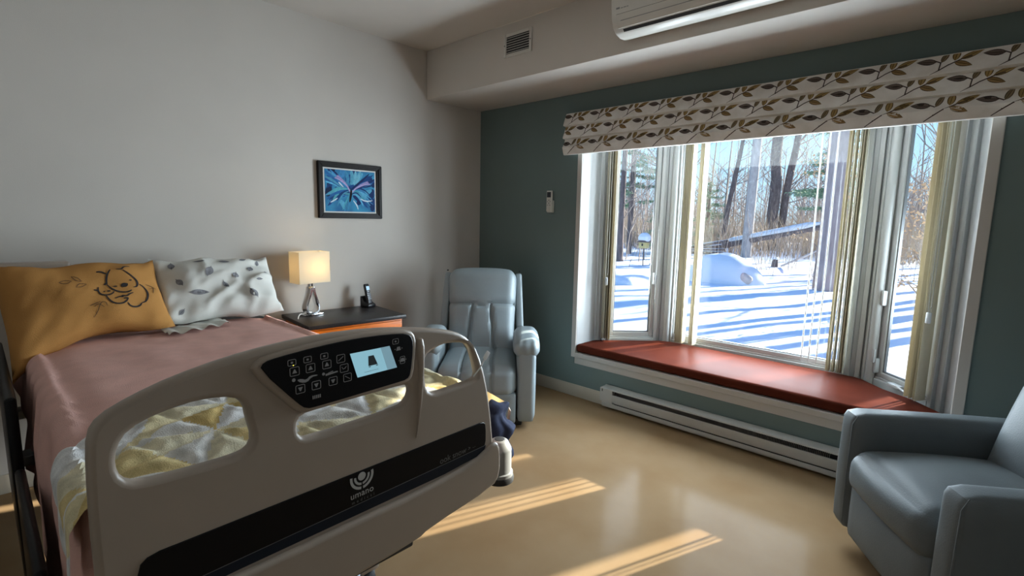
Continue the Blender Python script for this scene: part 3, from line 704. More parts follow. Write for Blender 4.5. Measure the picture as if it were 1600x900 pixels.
obj('headboard_trim', box((-2.2, -.30, 1.195), (-2.194, .45, 1.206)), M['dark'], hb)
obj('headboard_handle', box((-2.25, -.60, 1.18), (-2.16, -.315, 1.245), .018, 3), M['bed_plastic'], hb)
obj('side_rail', box((-2.24, -.622, .18), (-1.17, -.590, .868), .012, 3), M['black_gloss'], bed)
obj('side_rail', box((-1.06, -.618, .12), (-.36, -.592, .66), .012, 3), M['black_gloss'], bed)
for x in (-2.0, -1.4): obj('rail_bracket', box((x, -.601, .56), (x + .08, -.40, .60), .006), M['bed_grey'], bed)
# corner roller bumper at the window side of the foot
rb = obj('bumper_roller', move(lathe([(.020, .158), (.024, .158), (.032, .153), (.045, .128), (.047, .120), (.046, .110), (.047, .102), (.047, .035), (.053, .032), (.054, .010), (.047, .0), (.02, .0)], n=28), (-.11, .665, .508)), M['bed_grey'], bed)
obj('bumper_cap', move(lathe([(.004, 0), (.019, 0), (.019, .004), (.014, .005)], n=20), (-.11, .665, .664)), M['dark'], rb)
obj('bumper_foot', move(lathe([(.03, -.006), (.056, -.004), (.0575, .010), (.0545, .020), (.03, .02)], n=28), (-.11, .665, .508)), M['dark'], rb)
obj('bumper_arm', box((-.14, .44, .56), (-.08, .645, .61), .008), M['bed_grey'], rb)
# white pull tie through the window-side hand grip
obj('tie', tube([(.018, .41, .998), (.024, .432, 1.022), (.022, .455, 1.047)], [.0022, .0022, .0022]), M['cord_white'], bed)
obj('tie_tag', move(soft_box((.004, .018, .030), .004, 4), (.022, .463, 1.058), (radians(-40), 0, 0)), M['cord_white'], bed)

# ------------------------------------------------------------------ bedding
def fold(x, s, seed=0.0): return noise.noise(Vector((x * 3.1 + seed, s * 2.3, seed)))
def drape(name, x0, x1, yl, yr, top, hangL, hangR, m, off, nx, ns, wav, seed, cols=None, puff=None, bunch=0.0, skew=None, wrap=None):
    """cloth over the mattress: rows along x, across from left hem to right hem. hangL/hangR may be functions of x"""
    verts = []; hl = hangL if callable(hangL) else (lambda x: hangL); hr = hangR if callable(hangR) else (lambda x: hangR)
    R = .05; half = (yr - yl)
    rows = []
    for i in range(nx + 1):
        kx = i / nx
        for j in range(ns + 1):
            x = x0 + (x1 - x0) * kx
            if skew: x = skew(kx, j / ns)
            L, Rr = hl(x), hr(x); tot = L + half + Rr; s = -L + tot * j / ns       # s<0 left drop, 0..half top
            def side(d, sgn):                   # d: distance below the rim
                a = min(d, R * pi / 2) / R
                yo = R * sin(a) ; zo = R * (1 - cos(a)); rest = max(0, d - R * pi / 2)
                amp = min(1, d / .22)
                wv = wav * amp * (.6 * sin(x * 17 + seed + sin(x * 5.3) * 1.5) + .55 * fold(x * 1.6, d * .6, seed))
                yo += abs(wv) * .9 + .006 * amp
                return yo, zo + rest, amp
            if s < R * 0: 
                yo, zo, amp = side(-s, -1); y = yl + R - R - yo + .0; z = top - zo
                y = yl - yo + .045
                if bunch and -s > L * .72:
                    q_ = (-s - L * .72) / (L * .28); z += bunch * q_ * (.6 + .4 * sin(x * 21 + seed)); y -= .03 * q_ * (.5 + .5 * sin(x * 13))
            elif s > half:
                yo, zo, amp = side(s - half, 1); y = yr + yo - .045; z = top - zo
            else:
                y = yl + .045 + (half - .09) * s / half; z = top + .006 * fold(x, s, seed + 3) + .004 * fold(x * 3, s * 3, seed + 8)
                e = min(s, half - s); z -= .012 * exp(-(e / .07) ** 2)
            if puff: z += puff(x, s)
            if wrap and x > wrap:
                dx = x - wrap
                if s < 0.02:
                    a_ = min(dx / .08, pi / 2); x = wrap + .08 * sin(a_); y = y + .08 * (1 - cos(a_)) + max(0, dx - .125)
                else: x = wrap + .08 * min(1, dx / .09) + .0002 * dx
            verts.append((x, y, z + off))
    faces = []; W_ = ns + 1
    for i in range(nx):
        for j in range(ns): faces.append((i * W_ + j, i * W_ + j + 1, (i + 1) * W_ + j + 1, (i + 1) * W_ + j))
    fc = None
    if cols:
        fc = []
        for i in range(nx):
            for j in range(ns):
                x = x0 + (x1 - x0) * (i + .5) / nx; L, Rr = hl(x), hr(x); s = -L + (L + half + Rr) * (j + .5) / ns
                fc.append(cols(x, s, L, Rr, half))
    return raw(name, verts, faces, m, None, 60, fc)
MY0, MY1, MT = -3.315, -2.245, .898
o = drape('blanket', .60, 2.66, MY0, MY1, MT, lambda x: .26 + .42 * max(0, min(1, (x - .8) / .7)) + .03 * sin(x * 9), .24, M['blanket'], .008, 150, 120, .034, 1.7, bunch=.05, wrap=2.335)
tag(o, 'dusty rose blanket spread over the raised bed', 'blanket')
SQ = .155
def quilt_cell(x, s):
    a = (x * .94 + s * .34) / SQ; b = (-x * .34 + s * .94) / SQ
    return a, b
def quilt_puff(x, s):
    a, b = quilt_cell(x, s); fa, fb = a - math.floor(a), b - math.floor(b)
    d = min(fa, 1 - fa, fb, 1 - fb, abs(fa - fb) * .7 if (math.floor(a) + math.floor(b)) % 2 else abs(fa + fb - 1) * .7)
    return .011 * (1 - exp(-(d / .13) ** 2)) + .004 * noise.noise(Vector((x * 28, s * 28, 2)))
QC = [(.74, .74, .74), (.72, .58, .29), (.73, .64, .40), (.76, .75, .72), (.64, .48, .20), (.75, .69, .50)]
def quilt_col(x, s, L, R, half):
    if s < -L + .05 or s > half + R - .03 or x < 1.86 + .0: return (.76, .76, .76)
    a, b = quilt_cell(x, s); ia, ib = math.floor(a), math.floor(b); fa, fb = a - ia, b - ib
    h = (fa > fb) if (ia + ib) % 2 else (fa + fb > 1)
    return QC[(ia * 7 + ib * 3 + (2 if h else 0) + (ia * ib) % 3) % 6]
o = drape('patchwork_quilt', 1.80, 2.435, MY0 - .030, MY1, MT, lambda x: .06 + .42 * max(0, x - 2.08), .14, M['quilt'], .016, 62, 150, .012, 4.2, quilt_col, quilt_puff,
          skew=lambda kx, js: 1.80 + .635 * kx + (1 - kx) * .30 * max(0, 1 - js / .25))
tag(o, 'white and yellow patchwork quilt folded over the foot of the bed', 'quilt')

class Pillow:
    def __init__(s, W, H, T, mtx, seed, wr=.012, sag=0):
        s.W, s.H, s.T, s.m, s.seed, s.wr, s.sag = W, H, T, mtx, seed, wr, sag
    def P(s, a, b, side, off=0.0):
        ea, eb = max(0, 1 - abs(a) ** 3.2), max(0, 1 - abs(b) ** 3.2)
        th = s.T * (ea * eb) ** .5
        x = s.W * a * (1 - .05 * (1 - b * b)) ; y = s.H * b * (1 - .07 * (1 - a * a))
        n1 = noise.noise(Vector((x * 7 + s.seed, y * 7, s.seed))); n2 = noise.noise(Vector((x * 16 - y * 9, y * 15 + s.seed, 4.1)))
        edge = 1 - min(1, th / s.T * 1.2)
        z = side * th + s.wr * n1 * (1 if side > 0 else .3) + s.wr * .6 * n2 * (.4 + edge) * (1 if side > 0 else .3) if abs(a) < 1 and abs(b) < 1 else s.wr * n1
        if s.W < .303: z += side * .030 * max(0, 1 - 3.2 * abs(noise.noise(Vector((x * 5.5 - y * 3, y * 6.5 + 4, 9.3))))) ** 2 * (ea * eb) ** .3 * (.35 + .65 * max(0, min(1, a + .4)))
        y += edge * .012 * sin(x * 19 + s.seed) - s.sag * max(0, -a) ** 2 * (1 - b) * .5
        return Vector((x, y, z + off))
    def build(s, name, m, n=40, k=28):
        v, f = [], []; idx = {}
        for side in (1, -1):
            for i in range(n + 1):
                for j in range(k + 1):
                    rim = i in (0, n) or j in (0, k)
                    if rim and side < 0: idx[side, i, j] = idx[1, i, j]; continue
                    idx[side, i, j] = len(v); v.append(s.P(-1 + 2 * i / n, -1 + 2 * j / k, side))
            for i in range(n):
                for j in range(k):
                    q_ = (idx[side, i, j], idx[side, i + 1, j], idx[side, i + 1, j + 1], idx[side, i, j + 1]); f.append(q_ if side > 0 else q_[::-1])
        o = raw(name, v, f, m, None, 70); o.matrix_world = s.m; return o
    def ribbons(s, name, lines, m, parent, width=.003):
        v, f = [], []
        for ln in lines:
            w = width
            if isinstance(ln, tuple) and len(ln) == 2 and not isinstance(ln[0], tuple): ln, w = ln
            pts = smooth_line(ln, 2); n = len(pts); b = len(v)
            for i, p in enumerate(pts):
                a0, c0 = pts[max(0, i - 1)], pts[min(n - 1, i + 1)]; dx, dy = (c0[0] - a0[0]) * s.W, (c0[1] - a0[1]) * s.H; L = sqrt(dx * dx + dy * dy) or 1
                ww = w * (.35 + .65 * sin(pi * (i + .5) / n))
                for sg in (1, -1): v.append(s.P(p[0] - dy / L * ww * sg / s.W, p[1] + dx / L * ww * sg / s.H, 1, .0022))
            for i in range(n - 1): f.append((b + 2 * i, b + 2 * i + 1, b + 2 * i + 3, b + 2 * i + 2))
        return raw(name, v, f, m, parent, 0)
    def blobs(s, name, polys, m, parent, off=.0022):
        v, f = [], []
        for c, ang, ln, wd in polys:
            N = 8; b = len(v); ca, sa = cos(ang), sin(ang)
            for i in range(N + 1):
                k = i / N; u = (k - .5) * ln; w = wd * sin(pi * k) ** .8 if 0 < k < 1 else 0
                for sg in (1, 0, -1): v.append(s.P(c[0] + (ca * u - sa * w * sg) / s.W, c[1] + (sa * u + ca * w * sg) / s.H, 1, off))
            for i in range(N):
                for h in (0, 1): f.append((b + 3 * i + h, b + 3 * i + h + 1, b + 3 * i + h + 4, b + 3 * i + h + 3))
        return raw(name, v, f, m, parent, 0)
def pil_mtx(bot, top, yc, roll_=0, yaw_=0):
    """pillow leaning in the xz plane; local x -> +y (to the window), local y -> up the slope, local z -> out of the front"""
    b = Vector((bot[0], 0, bot[1])); t_ = Vector((top[0], 0, top[1])); up = (t_ - b).normalized(); xa = Vector((0, 1, 0)); n = xa.cross(up)
    if n.x < 0: n = -n
    m = Matrix((xa, up, n)).transposed().to_4x4()
    m.translation = ((bot[0] + top[0]) / 2, yc, (bot[1] + top[1]) / 2)
    return Matrix.Translation(m.translation) @ Matrix.Rotation(yaw_, 4, 'Z') @ Matrix.Translation(-m.translation) @ m @ Matrix.Rotation(roll_, 4, 'Z')
pw = Pillow(.300, .195, .085, pil_mtx((.70, .945), (.47, 1.225), -2.512, -.02, 0), 2.0, .030)
o = pw.build('pillow', M['pillow_white'])
tag(o, 'white pillow with grey leaf print beside the lamp side of the bed', 'pillow', 'bed pillows')
C4 = lambda x, y: ((x - 790) / 590, (425 - y) / 320)
LV = [((355, 215), 80, 75, 30), ((610, 200), 170, 100, 16), ((855, 205), 160, 100, 26), ((1055, 188), 20, 80, 22), ((1220, 220), 80, 60, 24), ((375, 412), 120, 85, 26), ((665, 340), 60, 115, 40), ((925, 390), 70, 70, 36), ((1105, 315), 60, 65, 34), ((805, 480), 110, 90, 24), ((540, 532), 175, 170, 28), ((1060, 600), 125, 105, 40), ((1275, 350), 20, 40, 14), ((1170, 445), 5, 70, 12), ((360, 680), 40, 60, 20)]
pw.blobs('leaf_print', [(C4(*p), radians(a), l * .00056, w * .00052) for p, a, l, w in LV], M['leaf_grey'], o)['kind'] = 'stuff'
pw.ribbons('leaf_veins', [[(C4(p[0] - l * .55 * cos(radians(a)), p[1] + l * .55 * sin(radians(a)))), (C4(p[0] + l * .6 * cos(radians(a)), p[1] - l * .6 * sin(radians(a))))] for p, a, l, w in LV], M['ink'], o, .0014)['kind'] = 'stuff'
po = Pillow(.305, .205, .085, pil_mtx((.76, .945), (.52, 1.225), -3.085, .02, .05), 7.0, .020, .17)
o = po.build('pillow', M['pillow_tan'])
tag(o, 'tan pillow with black ink animal drawing leaning on the headboard', 'pillow', 'bed pillows')
C3 = lambda x, y: ((x - 665) / 690, (345 - y) / 255)
ST = [[(760, 215), (800, 212), (845, 237)], [(890, 203), (850, 240), (830, 280), (828, 312)], [(828, 312), (858, 352), (920, 378), (990, 386), (1032, 370)],
      [(940, 205), (995, 210), (1005, 195), (1035, 182), (1080, 183)], [(1000, 215), (1060, 253), (1105, 290), (1111, 320), (1092, 345), (1055, 349)],
      [(1125, 325), (1165, 340), (1186, 382), (1165, 425), (1130, 455), (1085, 465)], [(1085, 465), (1060, 485), (1010, 492), (970, 485), (955, 462)],
      [(745, 325), (733, 350), (737, 378), (762, 393), (810, 396), (850, 385), (868, 370)], [(700, 347), (732, 350)], [(803, 312), (825, 298)],
      [(785, 395), (795, 430), (830, 462), (890, 471), (940, 456), (975, 430)], [(855, 425), (905, 412), (932, 420), (922, 405), (965, 416), (1000, 398), (1038, 390)], [(930, 430), (975, 428)]]
po.ribbons('ink_drawing', [[C3(*p) for p in s_] for s_ in ST], M['ink'], o, .0042)
po.blobs('ink_spots', [(C3(980, 328), radians(25), .034, .013), (C3(895, 332), 0, .018, .004), (C3(1048, 295), radians(10), .014, .004), (C3(822, 364), radians(5), .018, .005), (C3(782, 366), 0, .010, .0035)], M['ink'], o)['kind'] = 'stuff'
po.ribbons('ink_leaves', [[C3(*p) for p in s_] for s_ in ([(430, 266), (480, 253), (535, 266)], [(430, 266), (485, 288), (535, 268)], [(545, 228), (590, 240), (620, 275)], [(545, 228), (565, 265), (615, 278)], [(555, 320), (600, 322), (655, 298)], [(555, 320), (590, 290), (652, 296)], [(625, 460), (670, 450), (720, 440)], [(640, 530), (680, 500), (720, 445), (765, 445), (765, 475)], [(660, 470), (700, 450), (740, 480)], [(1190, 320), (1240, 325), (1285, 350)], [(1215, 350), (1250, 345)], [(1240, 385), (1265, 340)])], M['ink_soft'], o, .0017)
# white sheet corner showing between the pillows and the blanket
v, f = [], []
for i in range(25):
    for j in range(9):
        y = -2.83 + .30 * i / 24; x = .72 + .17 * j / 8 - .10 * i / 24; v.append((x, y, .923 + .015 * noise.noise(Vector((x * 20, y * 20, 1))) + .010 * sin(i * .9) * (j / 8)))
for i in range(24):
    for j in range(8): f.append((i * 9 + j, (i + 1) * 9 + j, (i + 1) * 9 + j + 1, i * 9 + j + 1))
tag(raw('bed_sheet', v, f, M['pillow_white'], None, 70), 'rumpled corner of white sheet under the pillows', 'sheet')

# ------------------------------------------------------------------ nightstand, lamp, phone
t = thing('nightstand', 'orange wood nightstand with dark laminate top beside the bed', 'nightstand', (.325, -1.62, 0), radians(-5))
obj('top', box((-.285, -.355, .757), (.245, .355, .784), .004), M['top_dark'], t)
obj('body', box((-.265, -.335, .05), (.215, .335, .757), .004), M['wood_orange'], t)
for z0, z1 in ((.60, .742), (.33, .59), (.07, .32)):
    d = obj('drawer', box((.216, -.325, z0), (.234, .325, z1), .003), M['wood_orange'], t)
    bm = B(); add_tube(bm, [(.234, -.06, (z0 + z1) / 2), (.255, -.06, (z0 + z1) / 2), (.255, .06, (z0 + z1) / 2), (.234, .06, (z0 + z1) / 2)], .005, 8); obj('handle', bm, M['chrome'], d)
obj('plinth', box((-.25, -.32, 0), (.20, .32, .05)), M['dark'], t)

t = thing('table_lamp', 'lit table lamp with rectangular cream shade and open chrome teardrop base', 'lamp', (.165, -1.80, .7845), radians(5))
def shell(z0, z1, a0, b0, th):      # open rectangular drum
    bm = B()
    for lo, hi in (((-a0, -b0, z0), (-a0 + th, b0, z1)), ((a0 - th, -b0, z0), (a0, b0, z1)), ((-a0 + th, -b0, z0), (a0 - th, -b0 + th, z1)), ((-a0 + th, b0 - th, z0), (a0 - th, b0, z1))): add_box(bm, lo, hi)
    return bm
sh = obj('shade', shell(.235, .455, .068, .117, .0015), M['shade'], t, 0)
bm = B(); add_tube(bm, [(-.066, 0, .43), (.066, 0, .43)], .002, 6); add_tube(bm, [(0, -.115, .43), (0, .115, .43)], .002, 6); obj('shade_spider', bm, M['chrome'], sh)
bb = obj('bulb', move(lathe([(.008, -.04), (.012, -.03), (.022, 0), (.024, .012), (.018, .028), (.004, .034)], n=16), (0, .02, .33)), M['bulb'], t)
obj('base', box((-.045, -.070, 0), (.045, .070, .012), .003), M['chrome'], t)
prof = [(.018, .205), (.020, .175), (.029, .14), (.044, .095), (.054, .06), (.050, .030), (.030, .011)]
lo_ = [(y, z) for y, z in prof] + [(-y, z) for y, z in prof[::-1]]
inn = [(.004, .172), (.013, .142), (.030, .098), (.041, .062), (.037, .036), (.020, .024)]; lo2 = inn + [(-y, z) for y, z in inn[::-1]]
st = obj('stem', outline_mesh([smooth_loop(lo_, 2), smooth_loop(lo2, 2)], .066, .003, 2), M['chrome'], t, 50)
st.matrix_local = Matrix(((0, 0, 1, 0), (1, 0, 0, 0), (0, 1, 0, 0), (0, 0, 0, 1)))
bm = B(); add_tube(bm, [(0, -.012, .195), (0, -.012, .24)], .009, 10); add_tube(bm, [(0, .012, .195), (0, .012, .24)], .007, 10); add_tube(bm, [(0, 0, .24), (0, .01, .30)], .012, 10); obj('neck', bm, M['chrome'], t)
obj('finial_bracket', tube([(.055, .116, .395), (.055, .125, .395), (.055, .125, .315), (.055, .116, .315)], .002, 6), M['chrome'], sh)
obj('cord', tube(smooth_line([(-.02, -.062, .010), (.01, -.085, .018), (.05, -.125, .016), (.085, -.150, -.005), (.095, -.165, -.06), (.09, -.170, -.30)], 2), .0035, 8), M['cord_white'], t)
ld = bpy.data.lights.new('lamp_light', 'POINT'); ld.energy = 2.2; ld.color = (1, .76, .46); ld.shadow_soft_size = .03
lo = bpy.data.objects.new('lamp_light', ld); COL.objects.link(lo); lo.parent = t; lo.location = (0, .02, .345)

t = thing('cordless_phone', 'black cordless phone standing in its charging cradle on the nightstand', 'phone', (.135, -1.325, .7845), radians(12))
obj('cradle', prism([(-.045, 0), (.045, 0), (.048, .022), (-.005, .045), (-.030, .085), (-.045, .085)], -.038, .038, 1, .004, 2), M['phone_black'], t)
hs = obj('handset', move(soft_box((.026, .047, .165), .011, 10), (0, 0, .100), (0, radians(-14), 0)), M['phone_black'], t)
def onhand(y, z, sy, sz, m, nm, d=.0135): obj(nm, move(box((d - .001, y - sy, z - sz), (d + .0006, y + sy, z + sz)), (0, 0, .100), (0, radians(-14), 0)), m, hs)
onhand(0, .047, .015, .015, M['phone_screen'], 'display'); onhand(0, .022, .008, .006, M['phone_key'], 'nav_key')
for i in range(4):
    for j in range(3): onhand(-.012 + .012 * j, .004 - .014 * i, .0042, .0035, M['phone_key'], 'key')

# ------------------------------------------------------------------ recliner in the corner (local +y to the front)
t = thing('recliner', 'pale grey leather recliner with channelled back in the corner of the room', 'armchair', (1.115, -1.06, 0), radians(-137))
L1 = M['leather']
for s in (-1, 1):
    a = obj('arm', move(soft_box((.135, .74, .53), .035, 12, (.006, .006, 0)), (s * .355, -.375, .305)), L1, t)
    pad = soft_box((.185, .47, .125), .058, 16, (.006, .004, .018), grooves=((1, 1, 0, .03, .008, .012), (1, 1, 0, -.03, .008, .012)))
    obj('arm_pad', move(pad, (s * .352, -.235, .588), (radians(-3), 0, 0)), L1, a)
obj('seat', move(soft_box((.565, .66, .235), .075, 26, (.0, .020, .030), grooves=((2, 1, 0, -.105, .028, .016), (2, 1, 0, .105, .028, .016), (1, 1, 0, -.105, .022, .014), (1, 1, 0, .105, .022, .014))), (0, -.300, .345)), L1, t)
obj('front_apron', move(soft_box((.565, .06, .235), .025, 12, (0, .012, 0)), (0, -.008, .155)), L1, t)
def backdef(w, un):
    k = (w.z + .36) / .72                 # taper to the foot and round the shoulders
    w.x *= 1.0 - .06 * max(0, 1 - k)
    if w.z > .22: w.z -= (w.x / .28) ** 4 * .022
    w.y -= .012 * cos(k * 3.1)
    return w
def bgroove(w, un): return w
def back_shape():
    gl = []
    def df(w, un):
        if un[1] > .6:
            g = 0
            if w.z < .09:
                for sg in (-1, 1):
                    xs = sg * (.072 + .045 * (.09 - w.z) / .42); g = max(g, .030 * exp(-((w.x - xs) / .014) ** 2))
            zc = .085 - .02 * (1 - min(1, abs(w.x) / .12)) ; g = max(g, .026 * exp(-((w.z - zc) / .017) ** 2))
            w.y -= g
        return backdef(w, un)
    return soft_box((.55, .20, .74), .07, 36, (0, .035, .01), deform=df)
bk = obj('back', move(back_shape(), (0, -.610, .715), (radians(14), 0, 0)), L1, t)
for s in (-1, 1):
    w_ = prism([(.065, -.37), (.085, -.10), (.07, .20), (.045, .335), (-.08, .345), (-.10, -.37)], -.028, .028, 0, .018, 3)
    obj('wing', move(w_, (s * .305, -.640, .715), (radians(14), radians(-s * 3), 0)), L1, bk)
obj('base', box((-.33, -.68, .0), (.33, -.06, .05), .01), M['dark'], t)
for s in (-1, 1): obj('lever_knob', move(lathe([(.006, 0), (.009, .004), (.006, .010)], n=10), (s * .30, -.742, 1.055)), M['dark'], bk)

# ------------------------------------------------------------------ swivel armchair at the window (local +y to the front)
t = thing('armchair', 'blue grey leather armchair with broad square arms under the right end of the window', 'armchair', (3.47, -1.0, 0), radians(124))
L2 = M['leather2']
def arm2(w, un):
    return w
for s in (-1, 1):
    a = obj('arm', move(soft_box((.135, .84, .565), .04, 16, (.006, .010, .006)), (s * .352, -.42, .365)), L2, t)
    bm = B()
    zt, zb = .645, .09
    for xs in (-1, 1):
        pass
    obj('arm_seam', tube([(s * .352 - .052, .0035, .12), (s * .352 - .052, .0065, .36), (s * .352 - .052, .003, .60), (s * .352 - .046, -.020, .637)], .0025, 6), M['leather2'], a)
def seatdef(w, un):
    w.z -= .055 * max(0, un[1]) ** 4 * (1 - .0 * un[0])
    return w
obj('seat', move(soft_box((.565, .66, .20), .07, 26, (0, .030, .045)), (0, -.31, .405)), L2, t)
def apdef(w, un):
    w.z -= .0; return w
obj('front_apron', move(soft_box((.565, .10, .27), .035, 14, (0, .020, 0)), (0, -.050, .215)), L2, t)
obj('back', move(soft_box((.565, .20, .62), .085, 24, (0, .045, .02)), (0, -.66, .70), (radians(16), 0, 0)), L2, t)
obj('outer_back', move(soft_box((.83, .12, .62), .05, 14), (0, -.82, .42), (radians(6), 0, 0)), L2, t)
obj('swivel_base', lathe([(.30, 0), (.30, .03), (.08, .045), (.06, .10)], (0, -.42, 0), 28), M['dark'], t)

# ------------------------------------------------------------------ paper bag of clothing by the recliner
t = thing('paper_bag', 'paper bag with navy clothing and a manila card between bed and recliner', 'bag', (1.52, -1.40, 0), radians(40))
bm = B()
for lo, hi in (((-.15, -.085, 0), (.15, -.082, .30)), ((-.15, .082, 0), (.15, .085, .27)), ((-.15, -.082, 0), (-.147, .082, .29)), ((.147, -.082, 0), (.15, .082, .25)), ((-.147, -.082, 0), (.147, .082, .003))): add_box(bm, lo, hi)
obj('bag', bm, M['paper'], t)
def lump(w, un):
    n_ = noise.noise(w * 14); w *= 1 + .16 * n_; w.x += .02 * sin(w.z * 40); return w
obj('clothing', move(soft_box((.30, .17, .34), .06, 18, (.02, .02, .03), deform=lump), (.02, -.05, .215)), M['navy_cloth'], t)
quad = [Vector(p) for p in ((1.66, -1.64, .62), (1.545, -1.185, .335), (1.60, -1.40, .315), (1.68, -1.62, .40))]
inv = (Matrix.Translation((1.52, -1.40, 0)) @ Matrix.Rotation(radians(40), 4, 'Z')).inverted()
nq = (quad[1] - quad[0]).cross(quad[3] - quad[0]).normalized() * .004
bm = B(); lo4 = [bm.verts.new(inv @ p) for p in quad]; hi4 = [bm.verts.new(inv @ (p + nq)) for p in quad]
bm.faces.new(lo4); bm.faces.new(hi4[::-1])
for k in range(4): bm.faces.new((lo4[k], hi4[k], hi4[(k + 1) % 4], lo4[(k + 1) % 4]))
obj('manila_card', bm, M['manila'], t, 0)
obj('leaflet', move(box((-.05, -.0015, -.15), (.05, .0015, .15)), (.155, .02, .19), (radians(10), radians(8), radians(100))), M['paper'], t)
# ------------------------------------------------------------------ the woods outside
GZ = -.40
def gz(x, y):
    d = max(0, y - 3)
    return GZ + .10 * noise.noise(Vector((x * .22, y * .22, 5))) * min(1, d / 4) + .035 * noise.noise(Vector((x * .9, y * .9, 2))) * min(1, d / 3)
v, f = [], []
nxg, nyg = 110, 120
for i in range(nxg + 1):
    for j in range(nyg + 1):
        k = j / nyg; y = .34 + 110 * k ** 2.2; x = -70 + 110 * i / nxg if j > 60 else -22 + 40 * i / nxg
        x = (-9 - 75 * k ** 1.3) + (9 + 75 * k ** 1.3 + 8 + 45 * k ** 1.3) * i / nxg
        v.append((x, y, gz(x, y)))
for i in range(nxg):
    for j in range(nyg): f.append((i * (nyg + 1) + j, (i + 1) * (nyg + 1) + j, (i + 1) * (nyg + 1) + j + 1, i * (nyg + 1) + j + 1))
g = raw('ground', v, f, M['snow'], None, 80); g['kind'] = 'structure'

def twigs(bm, base, direction, length, r, depth, rnd, up=.15, n=3):
    d = Vector(direction).normalized(); p = Vector(base); pts = [p.copy()]; segs = 4
    for i in range(segs):
        d = (d + Vector((rnd.uniform(-.22, .22), rnd.uniform(-.22, .22), rnd.uniform(-.1, .22) + up * .4))).normalized(); p = p + d * length / segs; pts.append(p.copy())
    add_tube(bm, pts, [r * (1 - .8 * i / segs) for i in range(segs + 1)], n, False)
    if depth > 0:
        for k in range(rnd.choice((2, 3, 3))):
            i = rnd.randint(1, segs); q_ = pts[i]; nd = (d + Vector((rnd.uniform(-1, 1), rnd.uniform(-1, 1), rnd.uniform(-.2, .8)))).normalized()
            twigs(bm, q_, nd, length * rnd.uniform(.45, .7), r * .5, depth - 1, rnd, up, n)
def bare_tree(label, x, y, path, radii, m, seed, nb=10, bl=1.6, bz=(1.5, 7), depth=2, br=.03, bdir=None):
    z = gz(x, y) - .05; rnd = random.Random(seed)
    t = thing('bare_tree', label, 'tree', (x, y, z), 0, 'bare trees beyond the window')
    pts = smooth_line([(0, 0, 0)] + list(path), 2)
    rr = []; n0 = len(pts)
    for i in range(n0):
        k = i / (n0 - 1) * (len(radii) - 1); a = int(min(k, len(radii) - 2)); rr.append((radii[a] + (radii[a + 1] - radii[a]) * (k - a)) * (1 + .06 * noise.noise(Vector((i * 1.7, seed, 0)))))
    rr[0] *= 1.35
    obj('trunk', tube(pts, rr, 10), m, t, 60)
    if nb:
        bm = B()
        for i in range(nb):
            zz = rnd.uniform(*bz); q_ = min(pts, key=lambda p: abs(p[2] - zz)); a = rnd.uniform(0, 2 * pi) if bdir is None else bdir + rnd.uniform(-.6, .6)
            twigs(bm, q_, (cos(a), sin(a), rnd.uniform(.2, 1.0)), bl * rnd.uniform(.6, 1.3), br, depth, rnd)
        b = obj('branches', bm, M['twig'], t, 60); b['kind'] = 'stuff'
    return t
bare_tree('stout pinkish grey trunk close behind the loose vanes of the wide middle window', .36, 13.2, [(.02, 0, 2), (-.05, 0, 5), (.05, 0, 11)], [.30, .25, .235, .20], M['bark_pink'], 11, 6, 1.8, (2.5, 7))
bare_tree('straight pale grey trunk rising right behind the snow mound', -6.14, 25.8, [(.05, 0, 3), (.12, 0, 6), (.2, 0, 13)], [.29, .26, .24, .18], M['bark_grey'], 12, 9, 2.0, (4, 9))
bare_tree('thin dark leaning tree left of the pale grey trunk', -9.37, 30.8, [(.15, 0, 2.5), (.45, 0, 4.5), (.95, 0, 8), (1.2, 0, 12)], [.20, .17, .15, .10, .06], M['bark_dark'], 13, 12, 2.6, (3, 9), bdir=.3)
bare_tree('thick dark trunk of the forked pair behind the fallen log', -7.45, 34.0, [(.1, 0, 3), (.15, 0, 5), (-.1, 0, 6.2), (.3, 0, 12)], [.42, .36, .34, .34, .28], M['bark_dark'], 14, 8, 2.2, (3, 8))
bare_tree('slimmer dark trunk of the forked pair behind the fallen log', -6.9, 34.4, [(.1, 0, 3), (.25, 0, 5), (.55, 0, 7), (.9, 0, 12)], [.30, .26, .24, .20, .14], M['bark_dark'], 15, 14, 3.2, (3, 8), bdir=.2, br=.05)
bare_tree('thick grey trunk behind the birdhouse in the left window', -6.70, 16.6, [(.0, 0, 3), (.06, 0, 6), (.1, 0, 11)], [.25, .215, .20, .17], M['bark_grey'], 16, 8, 1.8, (2, 7))
bare_tree('slender dark trunk at the left edge of the left window', -8.93, 17.3, [(.0, 0, 3), (.05, 0, 6), (.0, 0, 10)], [.16, .13, .11, .07], M['bark_dark'], 17, 12, 1.6, (1.5, 7), bdir=0)
# unseen trunks added right of the bay, placed to block part of the low sun
for k, (s_, dist, rad) in enumerate(((1.76, 5.4, .175), (2.145, 6.6, .185), (2.83, 5.0, .15))):
    x = .937 * s_ + .35 * dist; y = -.35 * s_ + .937 * dist
    bare_tree(('added straight trunk out of the frame, blocking sun from the middle of the bay', 'second added trunk, unseen and farther out, blocking sun from the bay', 'added trunk out of the frame, blocking sun from the right pane of the bay')[k], x, y, [(0, 0, 2), (0, 0, 5), (0, 0, 9)], [rad, rad, rad, rad, rad * .8], M['bark_grey'], 40 + k, 4, 1.5, (5.5, 8))

